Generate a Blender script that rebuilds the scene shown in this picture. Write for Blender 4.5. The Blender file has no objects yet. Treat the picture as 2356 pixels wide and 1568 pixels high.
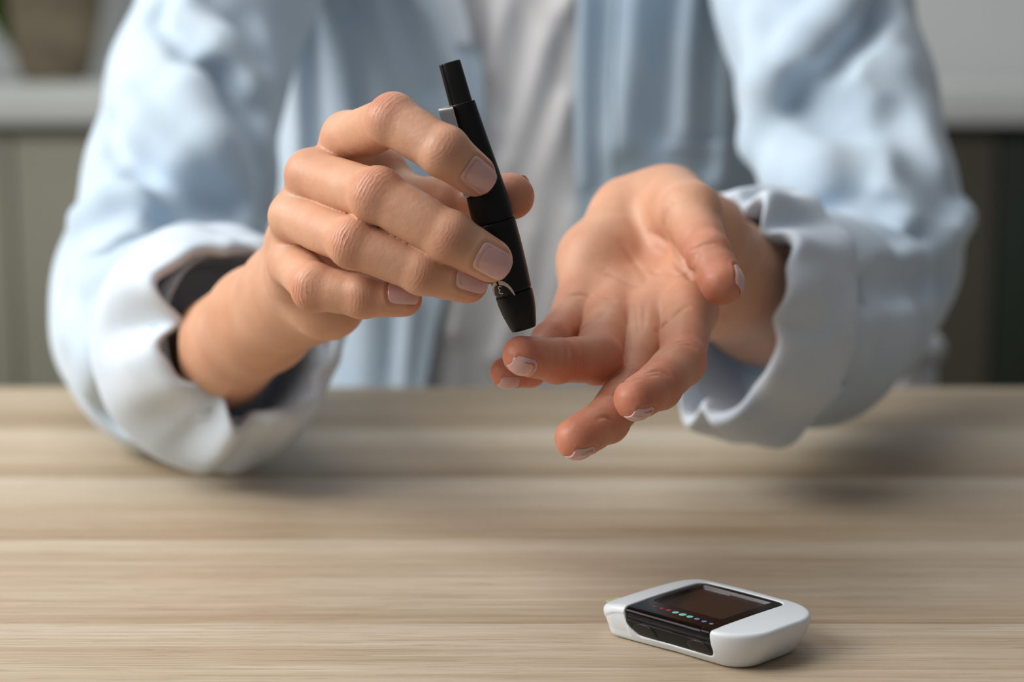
import bpy, bmesh, math, random, time
import numpy as np
from mathutils import Vector, Matrix

T0 = time.time()
# ------------------------------------------------------------------ camera
SC = bpy.context.scene
COL = SC.collection
F_PX = 4320.0            # focal length for the 2356 px wide frame
PITCH = math.radians(9.4)
CAM_H = 974.0            # camera height above the floor (mm)
TABLE = 750.0            # table top height (mm)
CP, SP = math.cos(PITCH), math.sin(PITCH)
cam_d = bpy.data.cameras.new('camera')
cam = bpy.data.objects.new('camera', cam_d)
COL.objects.link(cam)
cam.location = (0, 0, CAM_H / 1000)
cam.rotation_euler = (math.pi / 2 - PITCH, 0, 0)
cam_d.sensor_width = 36.0
cam_d.lens = 36.0 * F_PX / 2356.0
cam_d.clip_start = 0.05
cam_d.dof.use_dof = True
cam_d.dof.focus_distance = 0.686
cam_d.dof.aperture_fstop = 5.5
SC.camera = cam

# ------------------------------------------------------------------ light
world = bpy.data.worlds.new('world')
SC.world = world
world.use_nodes = True
wb = world.node_tree.nodes['Background']
wb.inputs[0].default_value = (0.92, 0.94, 1.0, 1)
wb.inputs[1].default_value = 0.17


def area(name, loc, target, sx, sy, power, color):
    l = bpy.data.lights.new(name, 'AREA')
    l.shape = 'RECTANGLE'; l.size = sx; l.size_y = sy
    l.energy = power; l.color = color
    o = bpy.data.objects.new(name, l); COL.objects.link(o)
    o.location = loc
    d = Vector(target) - Vector(loc)
    o.rotation_euler = d.to_track_quat('-Z', 'Y').to_euler()
    return o


area('window_light', (-1.65, 0.55, 1.95), (0.0, 0.95, 0.85), 1.7, 1.2, 57, (1.0, 0.98, 0.95))
area('ceiling_light', (-0.45, 0.85, 2.5), (0.0, 0.95, 0.8), 1.2, 1.2, 9, (1.0, 0.98, 0.95))
area('back_wall_fill', (0.2, 2.6, 2.7), (0.0, 3.3, 0.8), 1.6, 0.6, 14, (1.0, 0.98, 0.95))  # unseen fill lamp added to brighten the back wall and worktop
SC.view_settings.view_transform = 'Standard'
SC.view_settings.look = 'None'
SC.view_settings.exposure = 0.0
SC.view_settings.gamma = 1.0
SC.view_settings.use_curve_mapping = False
SC.cycles.use_denoising = True


# ------------------------------------------------------------------ tools
def cpt(px, py, d):
    """point in camera axes (mm: x right, y up, z forward) from image position and real depth"""
    return np.array([(px - 1178) / F_PX * d, (784 - py) / F_PX * d, d], float)


def c2w(p):
    """camera axes (mm) to world metres"""
    p = np.asarray(p, float)
    x, y, z = p[..., 0], p[..., 1], p[..., 2]
    return np.stack([x, z * CP + y * SP, CAM_H + y * CP - z * SP], -1) / 1000.0


def w2c(X, Y, Z):
    """world mm to camera axes mm"""
    Z = Z - CAM_H
    return np.array([X, Y * SP + Z * CP, Y * CP - Z * SP], float)


def norm(v):
    v = np.asarray(v, float)
    return v / (np.linalg.norm(v) + 1e-9)


def smin(a, b, k):
    h = np.maximum(k - np.abs(a - b), 0) / k
    return np.minimum(a, b) - h * h * k * 0.25


def smax(a, b, k):
    return -smin(-a, -b, k)


class Grid:
    def __init__(s, lo, hi, h):
        s.h = h
        s.lo = np.array(lo, float)
        s.n = np.ceil((np.array(hi) - s.lo) / h).astype(int) + 1
        s.f = np.full(tuple(s.n), 60.0, np.float32)
        s.ax = [(s.lo[i] + h * np.arange(s.n[i])).astype(np.float32) for i in range(3)]

    def block(s, lo, hi):
        a = np.clip(np.floor((np.array(lo) - s.lo) / s.h).astype(int), 0, s.n)
        b = np.clip(np.ceil((np.array(hi) - s.lo) / s.h).astype(int) + 1, 0, s.n)
        sl = tuple(slice(int(a[i]), int(b[i])) for i in range(3))
        X = s.ax[0][sl[0]][:, None, None]
        Y = s.ax[1][sl[1]][None, :, None]
        Z = s.ax[2][sl[2]][None, None, :]
        return sl, X, Y, Z

    def sample(s, P, arr=None):
        arr = s.f if arr is None else arr
        P = np.atleast_2d(P)
        g = (P - s.lo) / s.h
        g = np.clip(g, 0, s.n - 1.001)
        i = g.astype(int); t = g - i
        r = 0
        for dx in (0, 1):
            for dy in (0, 1):
                for dz in (0, 1):
                    w = (t[:, 0] if dx else 1 - t[:, 0]) * (t[:, 1] if dy else 1 - t[:, 1]) * (t[:, 2] if dz else 1 - t[:, 2])
                    r = r + w * arr[i[:, 0] + dx, i[:, 1] + dy, i[:, 2] + dz]
        return r

    def grad(s, P):
        e = s.h
        g = np.stack([s.sample(P + np.array(d) * e) - s.sample(P - np.array(d) * e)
                      for d in ((1, 0, 0), (0, 1, 0), (0, 0, 1))], -1)
        return g / (np.linalg.norm(g, axis=1, keepdims=True) + 1e-9)

    def hit(s, px, py, z0=None):
        z = np.arange(s.lo[2] if z0 is None else z0, s.lo[2] + s.h * (s.n[2] - 1), s.h * 0.5)
        P = np.stack([(px - 1178) / F_PX * z, (784 - py) / F_PX * z, z], -1)
        v = s.sample(P)
        k = np.argmax(v < 0)
        return P[k] if v[k] < 0 else None

    def snap(s, P, it=4, off=0.0):
        P = np.atleast_2d(np.array(P, float))
        for _ in range(it):
            P = P - (s.sample(P)[:, None] - off) * s.grad(P)
        return P


def d_seg(X, Y, Z, a, b, ra, rb, flat=None):
    """tapered capsule; flat=(axis, factor) squeezes it along an axis"""
    a = np.asarray(a, np.float32); b = np.asarray(b, np.float32)
    ab = b - a
    L = float(ab @ ab) + 1e-9
    t = np.clip(((X - a[0]) * ab[0] + (Y - a[1]) * ab[1] + (Z - a[2]) * ab[2]) / L, 0, 1)
    qx = X - (a[0] + t * ab[0]); qy = Y - (a[1] + t * ab[1]); qz = Z - (a[2] + t * ab[2])
    r = ra + (rb - ra) * t
    d2 = qx * qx + qy * qy + qz * qz
    if flat is not None:
        n, k = flat
        qn = qx * n[0] + qy * n[1] + qz * n[2]
        d = np.sqrt(d2 + qn * qn * (k * k - 1)) - r
        return d / (1 + 0.5 * (k - 1))
    return np.sqrt(d2) - r


def add_bone(arr, G, a, b, ra, rb, waist, k):
    """one finger bone: a straight capsule whose radius narrows smoothly between its joints"""
    R = max(ra, rb) + 4
    sl, X, Y, Z = G.block(np.minimum(a, b) - R, np.maximum(a, b) + R)
    a = np.asarray(a, np.float32); ab = np.asarray(b, np.float32) - a
    L = float(ab @ ab)
    t = np.clip(((X - a[0]) * ab[0] + (Y - a[1]) * ab[1] + (Z - a[2]) * ab[2]) / L, 0, 1)
    qx = X - (a[0] + t * ab[0]); qy = Y - (a[1] + t * ab[1]); qz = Z - (a[2] + t * ab[2])
    r = ra + (rb - ra) * t - waist * np.sin(np.pi * t) ** 2
    arr[sl] = smin(arr[sl], np.sqrt(qx * qx + qy * qy + qz * qz) - r, k)


def add_seg(G, a, b, ra, rb, k=3.0, flat=None, sub=False, arr=None):
    arr = G.f if arr is None else arr
    R = max(ra, rb) + k + 3 * G.h
    lo = np.minimum(a, b) - R; hi = np.maximum(a, b) + R
    sl, X, Y, Z = G.block(lo, hi)
    if arr[sl].size == 0:
        return
    d = d_seg(X, Y, Z, a, b, ra, rb, flat)
    arr[sl] = smax(arr[sl], -d, k) if sub else smin(arr[sl], d, k)


def surface_nets(f, lo, h):
    """dual contour of the zero level of f: vertices (mm), quads"""
    s = f < 0
    nx, ny, nz = f.shape
    cnt = np.zeros((nx - 1, ny - 1, nz - 1), np.int8)
    for dx in (0, 1):
        for dy in (0, 1):
            for dz in (0, 1):
                cnt += s[dx:nx - 1 + dx, dy:ny - 1 + dy, dz:nz - 1 + dz]
    act = (cnt > 0) & (cnt < 8)
    ci = np.argwhere(act)
    idx = np.full(act.shape, -1, np.int32)
    idx[act] = np.arange(len(ci), dtype=np.int32)
    acc = np.zeros((len(ci), 3)); num = np.zeros(len(ci))
    i, j, k = ci.T
    corners = [(a, b, c) for a in (0, 1) for b in (0, 1) for c in (0, 1)]
    val = {c: f[i + c[0], j + c[1], k + c[2]].astype(float) for c in corners}
    for c in corners:
        for ax in range(3):
            if c[ax] == 0:
                c2 = list(c); c2[ax] = 1; c2 = tuple(c2)
                v0, v1 = val[c], val[c2]
                m = (v0 < 0) != (v1 < 0)
                t = np.where(m, v0 / np.where(m, v0 - v1, 1), 0)
                p = np.zeros((len(ci), 3)) + np.array(c)
                p[:, ax] = t
                acc += p * m[:, None]; num += m
    V = (ci + acc / num[:, None]) * h + lo
    quads = []
    for ax in range(3):
        o1, o2 = [(1, 2), (2, 0), (0, 1)][ax]
        sh = [slice(None)] * 3; sh2 = [slice(None)] * 3
        sh[ax] = slice(0, -1); sh2[ax] = slice(1, None)
        a = s[tuple(sh)]; b = s[tuple(sh2)]
        e = np.argwhere(a != b)
        ok = np.ones(len(e), bool)
        for o in (o1, o2):
            ok &= (e[:, o] > 0) & (e[:, o] < f.shape[o] - 1)
        e = e[ok]
        inside = a[tuple(e.T)]
        q = []
        for u, w in ((-1, -1), (0, -1), (0, 0), (-1, 0)):
            c = e.copy(); c[:, o1] += u; c[:, o2] += w
            q.append(idx[tuple(c.T)])
        q = np.stack(q, 1)
        q[~inside] = q[~inside][:, ::-1]
        quads.append(q)
    Q = np.concatenate(quads)
    Q = Q[(Q >= 0).all(1)]
    return V, Q


def relax(V, Q, it=2, lam=0.5):
    e = np.concatenate([Q[:, [0, 1]], Q[:, [1, 2]], Q[:, [2, 3]], Q[:, [3, 0]]])
    n = len(V)
    deg = np.bincount(e[:, 0], minlength=n) + np.bincount(e[:, 1], minlength=n)
    for _ in range(it):
        S = np.stack([np.bincount(e[:, 0], V[e[:, 1], a], n) + np.bincount(e[:, 1], V[e[:, 0], a], n) for a in range(3)], -1)
        V = V + lam * (S / np.maximum(deg, 1)[:, None] - V)
    return V


def mesh_np(name, V, Q, mat=None, smooth=True, world=False):
    me = bpy.data.meshes.new(name)
    W = V if world else c2w(V)
    Q = np.asarray(Q, np.int32)
    me.vertices.add(len(W)); me.vertices.foreach_set('co', W.astype(np.float32).ravel())
    me.loops.add(Q.size); me.loops.foreach_set('vertex_index', Q.ravel())
    me.polygons.add(len(Q))
    me.polygons.foreach_set('loop_start', np.arange(0, Q.size, Q.shape[1], dtype=np.int32))
    me.polygons.foreach_set('loop_total', np.full(len(Q), Q.shape[1], np.int32))
    me.update(calc_edges=True); me.validate()
    if smooth:
        me.polygons.foreach_set('use_smooth', np.ones(len(me.polygons), bool))
    if mat:
        me.materials.append(mat)
    return me


def attr(me, name, vals, typ='FLOAT'):
    a = me.attributes.new(name, typ, 'POINT')
    if typ == 'FLOAT':
        a.data.foreach_set('value', np.asarray(vals, np.float32))
    else:
        a.data.foreach_set('vector', np.asarray(vals, np.float32).ravel())


def link(name, me, parent=None, label=None, cat=None, kind=None, group=None):
    o = bpy.data.objects.new(name, me)
    COL.objects.link(o)
    if parent:
        o.parent = parent
        o.matrix_parent_inverse = parent.matrix_basis.inverted()
    if label: o['label'] = label
    if cat: o['category'] = cat
    if kind: o['kind'] = kind
    if group: o['group'] = group
    return o


def bm_obj(name, bm, mat, parent=None, smooth=True, **kw):
    bmesh.ops.recalc_face_normals(bm, faces=bm.faces)
    me = bpy.data.meshes.new(name)
    bm.to_mesh(me); bm.free()
    if smooth:
        me.polygons.foreach_set('use_smooth', np.ones(len(me.polygons), bool))
        me.set_sharp_from_angle(angle=math.radians(40))
    if mat: me.materials.append(mat)
    return link(name, me, parent, **kw)


def box_bm(bm, x0, x1, y0, y1, z0, z1, bev=0.0, seg=2):
    r = bmesh.ops.create_cube(bm, size=1)
    vs = r['verts']
    for v in vs:
        v.co = Vector(((x0 + x1) / 2 + v.co.x * (x1 - x0), (y0 + y1) / 2 + v.co.y * (y1 - y0), (z0 + z1) / 2 + v.co.z * (z1 - z0)))
    if bev:
        es = list({e for v in vs for e in v.link_edges})
        bmesh.ops.bevel(bm, geom=es, offset=bev, segments=seg, profile=0.5, affect='EDGES')
    return bm


def box(name, dims, mat, parent=None, bev=0.0, **kw):
    bm = bmesh.new(); box_bm(bm, *dims, bev=bev)
    return bm_obj(name, bm, mat, parent, **kw)


# ------------------------------------------------------------------ materials
class NT:
    """tiny node helper"""
    def __init__(s, name):
        s.m = bpy.data.materials.new(name); s.m.use_nodes = True
        s.t = s.m.node_tree; s.b = s.t.nodes['Principled BSDF']

    def n(s, typ, **kw):
        nd = s.t.nodes.new(typ)
        for k, v in kw.items():
            setattr(nd, k, v)
        return nd

    def l(s, a, b):
        s.t.links.new(a, b)

    def val(s, x, sock):
        if hasattr(x, 'is_output'):
            s.l(x, sock)
        else:
            sock.default_value = x

    def math(s, op, a, b=0.0, c=0.0, clamp=False):
        nd = s.n('ShaderNodeMath', operation=op, use_clamp=clamp)
        s.val(a, nd.inputs[0]); s.val(b, nd.inputs[1]); s.val(c, nd.inputs[2])
        return nd.outputs[0]

    def noise(s, vec, scale, detail=3, rough=0.5, sc3=None):
        if sc3:
            mp = s.n('ShaderNodeMapping'); mp.inputs['Scale'].default_value = sc3
            s.l(vec, mp.inputs[0]); vec = mp.outputs[0]
        nd = s.n('ShaderNodeTexNoise')
        nd.inputs['Scale'].default_value = scale; nd.inputs['Detail'].default_value = detail
        nd.inputs['Roughness'].default_value = rough
        s.l(vec, nd.inputs['Vector'])
        return nd.outputs['Fac']

    def ramp(s, fac, stops):
        nd = s.n('ShaderNodeValToRGB')
        while len(nd.color_ramp.elements) < len(stops):
            nd.color_ramp.elements.new(0.5)
        for e, (p, c) in zip(nd.color_ramp.elements, stops):
            e.position = p; e.color = (*c, 1)
        s.l(fac, nd.inputs[0])
        return nd.outputs[0]

    def mix(s, fac, a, b, blend='MIX'):
        nd = s.n('ShaderNodeMix', data_type='RGBA', blend_type=blend)
        s.val(fac, nd.inputs[0])
        for x, i in ((a, 6), (b, 7)):
            if isinstance(x, tuple): nd.inputs[i].default_value = (*x, 1)
            else: s.l(x, nd.inputs[i])
        return nd.outputs[2]

    def bump(s, height, dist, strength=1.0, prev=None):
        nd = s.n('ShaderNodeBump')
        nd.inputs['Distance'].default_value = dist; nd.inputs['Strength'].default_value = strength
        s.l(height, nd.inputs['Height'])
        if prev: s.l(prev, nd.inputs['Normal'])
        return nd.outputs[0]

    def coord(s, w='Object'):
        return s.n('ShaderNodeTexCoord').outputs[w]


def lin(r, g, b):
    f = lambda c: (c / 255 / 12.92) if c / 255 <= 0.04045 else ((c / 255 + 0.055) / 1.055) ** 2.4
    return (f(r), f(g), f(b))


def simple(name, col, rough=0.5, spec=0.5, metal=0.0, var=0.06, scale=40, bump=0.0, bscale=800, coat=0.0):
    N = NT(name)
    co = N.coord()
    nz = N.noise(co, scale, 3)
    dark = tuple(c * (1 - var) for c in col); lite = tuple(min(1, c * (1 + var)) for c in col)
    N.l(N.ramp(nz, [(0.35, dark), (0.65, lite)]), N.b.inputs['Base Color'])
    N.b.inputs['Roughness'].default_value = rough
    N.b.inputs['Specular IOR Level'].default_value = spec
    N.b.inputs['Metallic'].default_value = metal
    N.b.inputs['Coat Weight'].default_value = coat
    if bump:
        N.l(N.bump(N.noise(co, bscale, 2), bump), N.b.inputs['Normal'])
    return N.m


def skin_material():
    N = NT('skin')
    co = N.coord()
    fl = N.n('ShaderNodeAttribute', attribute_name='flush').outputs['Fac']
    kn = N.n('ShaderNodeAttribute', attribute_name='knuckle')
    cr = N.n('ShaderNodeAttribute', attribute_name='crease').outputs['Fac']
    base = N.ramp(N.noise(co, 45, 3), [(0.3, (0.57, 0.295, 0.180)), (0.7, (0.67, 0.380, 0.245))])
    red = N.ramp(N.noise(co, 120, 3), [(0.3, (0.50, 0.130, 0.070)), (0.7, (0.60, 0.190, 0.115))])  # skin redness, darkened to carry some shade on the palm-up fingers
    f2 = N.math('ADD', fl, N.math('MULTIPLY', N.math('SUBTRACT', N.noise(co, 70, 3), 0.5), 0.35), clamp=True)
    c = N.mix(f2, base, red)
    sep = N.n('ShaderNodeSeparateXYZ'); N.l(kn.outputs['Vector'], sep.inputs[0])
    u, v, m = sep.outputs
    # knuckle wrinkles: wavy transverse folds, spaced about 1 mm, fading with the mask
    nz = N.noise(co, 260, 2)
    ph = N.math('ADD', N.math('MULTIPLY', u, 2.3), N.math('MULTIPLY', nz, 5.0))
    ph = N.math('ADD', ph, N.math('MULTIPLY', N.math('MULTIPLY', v, v), 0.035))
    w = N.math('ABSOLUTE', N.math('SINE', ph))
    w = N.math('POWER', w, 0.35)
    w = N.math('MULTIPLY', N.math('SUBTRACT', 1.0, w), m)
    # palm creases
    g = N.math('POWER', 2.718, N.math('MULTIPLY', N.math('MULTIPLY', cr, cr), -5.0))
    lines = N.math('ADD', N.math('MULTIPLY', w, 1.1), N.math('MULTIPLY', g, 0.75), clamp=True)
    c = N.mix(N.math('MULTIPLY', lines, 0.38), c, (0.33, 0.115, 0.07))
    N.l(c, N.b.inputs['Base Color'])
    b1 = N.bump(N.math('MULTIPLY', lines, -1.0), 0.00018, 1.0)
    vor = N.n('ShaderNodeTexVoronoi', feature='DISTANCE_TO_EDGE'); vor.inputs['Scale'].default_value = 1300
    N.l(co, vor.inputs['Vector'])
    b2 = N.bump(N.math('MINIMUM', vor.outputs['Distance'], 0.25), 0.00012, 0.45, b1)
    b3 = N.bump(N.noise(co, 420, 3), 0.0003, 0.35, b2)
    b4 = N.bump(N.noise(co, 150, 4, 0.6), 0.0007, 0.35, b3)
    N.l(b4, N.b.inputs['Normal'])
    N.b.inputs['Roughness'].default_value = 0.46
    N.l(N.ramp(N.noise(co, 500, 2), [(0.3, (0.40,) * 3), (0.7, (0.54,) * 3)]), N.b.inputs['Roughness'])
    N.b.inputs['Specular IOR Level'].default_value = 0.42
    N.b.inputs['Subsurface Weight'].default_value = 0.28
    N.b.inputs['Subsurface Radius'].default_value = (1.0, 0.35, 0.2)
    N.b.inputs['Subsurface Scale'].default_value = 0.004
    return N.m


def nail_material():
    N = NT('fingernail_gloss')
    co = N.coord()
    N.l(N.ramp(N.noise(co, 90, 2), [(0.3, (0.66, 0.375, 0.35)), (0.7, (0.72, 0.44, 0.41))]), N.b.inputs['Base Color'])
    N.b.inputs['Roughness'].default_value = 0.22
    N.b.inputs['Coat Weight'].default_value = 0.4
    N.b.inputs['Coat Roughness'].default_value = 0.12
    N.b.inputs['Subsurface Weight'].default_value = 0.15
    N.b.inputs['Subsurface Radius'].default_value = (1.0, 0.4, 0.3)
    N.b.inputs['Subsurface Scale'].default_value = 0.002
    return N.m


def fabric(name, c1, c2, weave=0.0003, scale=900, var=14, back=None):
    N = NT(name)
    co = N.coord()
    a = N.noise(co, scale, 2, sc3=(1, 1, 4)); b = N.noise(co, scale, 2, sc3=(4, 1, 1))
    th = N.math('MAXIMUM', a, b)
    big = N.noise(co, var, 4, 0.6)
    f = N.math('ADD', N.math('MULTIPLY', th, 0.5), N.math('MULTIPLY', big, 0.5))
    c = N.ramp(f, [(0.42, c1), (0.62, c2)])
    if back:
        geo = N.n('ShaderNodeNewGeometry')
        c = N.mix(geo.outputs['Backfacing'], c, back)
    N.l(c, N.b.inputs['Base Color'])
    N.b.inputs['Roughness'].default_value = 0.9
    N.b.inputs['Specular IOR Level'].default_value = 0.15
    N.b.inputs['Sheen Weight'].default_value = 0.25
    N.b.inputs['Sheen Roughness'].default_value = 0.6
    N.l(N.bump(th, weave, 0.6), N.b.inputs['Normal'])
    return N.m


def wood_material():
    N = NT('pale_oak')
    co = N.coord()
    inf = N.n('ShaderNodeObjectInfo')
    rnd = inf.outputs['Random']
    off = N.n('ShaderNodeCombineXYZ')
    N.l(N.math('MULTIPLY', rnd, 37.0), off.inputs[0]); N.l(N.math('MULTIPLY', rnd, 91.0), off.inputs[1]); N.l(N.math('MULTIPLY', rnd, 13.0), off.inputs[2])
    va = N.n('ShaderNodeVectorMath', operation='ADD'); N.l(co, va.inputs[0]); N.l(off.outputs[0], va.inputs[1])
    p = va.outputs[0]
    broad = N.noise(p, 1.0, 4, 0.55, sc3=(0.9, 22, 8))
    mid = N.noise(p, 1.0, 5, 0.6, sc3=(5, 170, 60))
    fine = N.noise(p, 1.0, 4, 0.65, sc3=(16, 900, 300))
    pore = N.noise(p, 1.0, 2, 0.5, sc3=(38, 1500, 500))
    # each board runs from pale at its far edge to warm at its near edge
    sep = N.n('ShaderNodeSeparateXYZ'); N.l(co, sep.inputs[0])
    yg = N.math('MULTIPLY', sep.outputs[1], 1.0 / 0.12)      # -0.5 near .. 0.5 far
    f = N.math('ADD', N.math('MULTIPLY', broad, 0.50), N.math('MULTIPLY', mid, 0.30))
    f = N.math('ADD', f, N.math('MULTIPLY', N.math('SUBTRACT', fine, 0.5), 0.45))
    f = N.math('ADD', f, 0.12)
    f = N.math('ADD', f, N.math('MULTIPLY', yg, 0.13))
    c = N.ramp(f, [(0.32, lin(148, 127, 102)), (0.45, lin(171, 152, 127)), (0.56, lin(187, 171, 149)), (0.70, lin(204, 193, 175))])
    pm = N.math('GREATER_THAN', pore, 0.64)
    c = N.mix(N.math('MULTIPLY', pm, 0.38), c, lin(120, 92, 66))
    # tone of the whole board
    tone = N.ramp(rnd, [(0.0, (0.93, 0.92, 0.90)), (1.0, (1.04, 1.03, 1.02))])
    c = N.mix(1.0, c, tone, 'MULTIPLY')
    N.l(c, N.b.inputs['Base Color'])
    N.b.inputs['Roughness'].default_value = 0.55
    N.b.inputs['Specular IOR Level'].default_value = 0.35
    N.l(N.bump(N.math('ADD', fine, N.math('MULTIPLY', pm, -0.6)), 0.0002, 0.5), N.b.inputs['Normal'])
    return N.m


M = {
    'skin': skin_material(),
    'nail': nail_material(),
    'shirt': fabric('chambray_cotton', lin(178, 200, 219), lin(203, 219, 232), var=10),
    'cuff': fabric('chambray_reverse', lin(191, 206, 221), lin(214, 225, 235), var=14),
    'tee': fabric('white_jersey', lin(226, 225, 226), lin(240, 239, 240), var=9),
    'wood': wood_material(),
    'black': simple('black_plastic', (0.0036, 0.0033, 0.0028), 0.40, 0.28, var=0.1, bump=0.00003, bscale=2500),
    'black_satin': simple('satin_black_plastic', (0.0060, 0.0055, 0.0048), 0.36, 0.35, var=0.1),
    'gap': simple('dark_recess', (0.002, 0.002, 0.002), 0.7, 0.1),
    'steel': simple('brushed_metal', (0.55, 0.52, 0.50), 0.32, 0.5, metal=1.0, var=0.05),
    'print': simple('warm_white_print', lin(205, 196, 186), 0.5, 0.3, var=0.02),
    'pearl': simple('white_button_plastic', lin(215, 218, 222), 0.35, 0.5),
    'white': simple('white_satin_plastic', lin(216, 223, 228), 0.34, 0.5, var=0.01, bump=0.00002, bscale=1800),
}
# ------------------------------------------------------------------ room
M['wall'] = simple('grey_plaster', lin(196, 200, 200), 0.85, 0.2, var=0.02, scale=3)
M['floor'] = simple('floor_boards_tone', lin(120, 108, 92), 0.6, 0.3, var=0.08, scale=4)
M['sage'] = simple('sage_grey_lacquer', lin(146, 145, 130), 0.55, 0.3, var=0.03, scale=3)
M['slab'] = simple('pale_stone', lin(196, 200, 198), 0.5, 0.3, var=0.03, scale=6)
M['dark'] = simple('dark_olive_lacquer', lin(78, 75, 65), 0.5, 0.3, var=0.05, scale=3)
M['darker'] = simple('near_black_green_lacquer', lin(34, 42, 34), 0.45, 0.3, var=0.05, scale=3)
M['pot'] = simple('brown_stoneware', lin(122, 112, 94), 0.8, 0.2, var=0.25, scale=14)
M['leaf'] = simple('green_leaf', lin(96, 160, 40), 0.5, 0.3, var=0.25, scale=20)
M['soil'] = simple('potting_soil', lin(50, 38, 28), 0.95, 0.1, var=0.3, scale=90)

box('floor', (-3, 3, -0.6, 3.7, -0.05, 0.0), M['floor'], kind='structure')
box('wall_back', (-3, 3, 3.65, 3.75, 0, 2.8), M['wall'], kind='structure')

top = box('worktop', (-1.9, 1.7, 3.0, 3.645, 0.826, 0.886), M['slab'], bev=0.004,
          label='pale thick stone worktop running along the back wall', cat='worktop')
for i, (x0, x1, m, lab) in enumerate([
        (-1.88, -1.22, 'sage', 'sage grey base cabinet furthest left under the pale worktop'),
        (-1.22, -0.40, 'sage', 'sage grey base cabinet under the worktop behind the left sleeve'),
        (-0.40, 0.42, 'sage', 'sage grey base cabinet hidden straight behind the person'),
        (0.42, 0.785, 'dark', 'narrow dark olive base cabinet beside the right sleeve'),
        (0.785, 1.66, 'darker', 'near-black green base cabinet at the right edge of the photo')]):
    e = bpy.data.objects.new('base_cabinet', None); COL.objects.link(e)
    e.location = ((x0 + x1) / 2, 3.34, 0)
    e['label'] = lab; e['category'] = 'cabinet'; e['group'] = 'base cabinets under the worktop'
    bpy.context.view_layer.update()
    box('carcass', (x0, x1, 3.06, 3.64, 0.08, 0.825), M[m], e)
    box('plinth', (x0, x1, 3.10, 3.60, 0.0, 0.08), M['dark'], e)
    nd = 2 if x1 - x0 > 0.6 else 1
    for k in range(nd):
        a = x0 + (x1 - x0) * k / nd + 0.003; b = x0 + (x1 - x0) * (k + 1) / nd - 0.003
        dr = box('door', (a, b, 3.035, 3.059, 0.09, 0.80), M[m], e, bev=0.002)
        box('handle', ((a + b) / 2 - 0.06, (a + b) / 2 + 0.06, 3.022, 3.035, 0.783, 0.797), M[m], dr, bev=0.003)


def lathe(bm, prof, seg=32, c=(0, 0, 0), wob=None):
    rings = []
    for r, z in prof:
        ring = []
        for i in range(seg):
            a = 2 * math.pi * i / seg
            rr = r * (1 + (wob(a, z) if wob else 0))
            ring.append(bm.verts.new((c[0] + rr * math.cos(a), c[1] + rr * math.sin(a), c[2] + z)))
        rings.append(ring)
    for a, b in zip(rings[:-1], rings[1:]):
        for i in range(seg):
            bm.faces.new((a[i], a[(i + 1) % seg], b[(i + 1) % seg], b[i]))
    bm.faces.new(rings[0][::-1]); bm.faces.new(rings[-1])
    return bm


# potted plant on the worktop, far left
e = bpy.data.objects.new('potted_plant', None); COL.objects.link(e)
PX, PY = -0.795, 3.30
e.location = (PX, PY, 0.887)
e['label'] = 'brown stoneware pot with green leaves standing on the worktop, upper left'; e['category'] = 'plant'
bpy.context.view_layer.update()
bm = bmesh.new()
lathe(bm, [(0.052, 0.0), (0.060, 0.01), (0.074, 0.06), (0.086, 0.13), (0.090, 0.20), (0.088, 0.215), (0.083, 0.213), (0.081, 0.195)], 40, (PX, PY, 0.887))
bm_obj('pot', bm, M['pot'], e)
bm = bmesh.new(); lathe(bm, [(0.080, 0.188), (0.0805, 0.196)], 32, (PX, PY, 0.887))
bm_obj('soil', bm, M['soil'], e)
rnd = random.Random(4)
leafme = None
for i in range(26):
    a = rnd.uniform(0, 2 * math.pi); tilt = rnd.uniform(0.2, 1.25)
    if i < 7: a = math.pi + rnd.uniform(-0.7, 0.5); tilt = rnd.uniform(2.2, 2.9)
    Ls = rnd.uniform(0.16, 0.27) if i >= 7 else rnd.uniform(0.11, 0.14)
    if leafme is None:
        bm = bmesh.new(); rows = []
        for k in range(9):
            t = k / 8; w = 0.022 * math.sin(math.pi * min(1, t * 1.02 + 0.02)) ** 0.8 + 0.0012
            z = 0.25 * t; y = -0.25 * 0.35 * t * t
            rows.append([bm.verts.new((sx * w, y - (0.004 if sx == 0 else 0), z)) for sx in (-1, 0, 1)])
        for r0, r1 in zip(rows[:-1], rows[1:]):
            for q in (0, 1):
                bm.faces.new((r0[q], r0[q + 1], r1[q + 1], r1[q]))
        bmesh.ops.solidify(bm, geom=bm.faces[:], thickness=0.0008)
        o = bm_obj('leaf', bm, M['leaf'], e); leafme = o.data
    else:
        o = link('leaf', leafme, None)
    o.parent = e; o.matrix_parent_inverse = Matrix()
    o.location = (0.03 * math.cos(a), 0.03 * math.sin(a), 0.19)
    o.rotation_euler = (Matrix.Rotation(a + math.pi / 2, 4, 'Z') @ Matrix.Rotation(tilt * 0.8, 4, 'X')).to_euler()
    o.scale = (1, 1, Ls / 0.25)
    if i < 7:      # leaves hanging over the rim
        o.location = (0.094 * math.cos(a), 0.094 * math.sin(a), 0.232 + 0.01 * i)
        o.rotation_euler = (Matrix.Rotation(a + math.pi / 2, 4, 'Z') @ Matrix.Rotation(math.radians(163 + 2 * i), 4, 'X')).to_euler()
        o.scale = (2.4, 1, 0.74)

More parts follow.
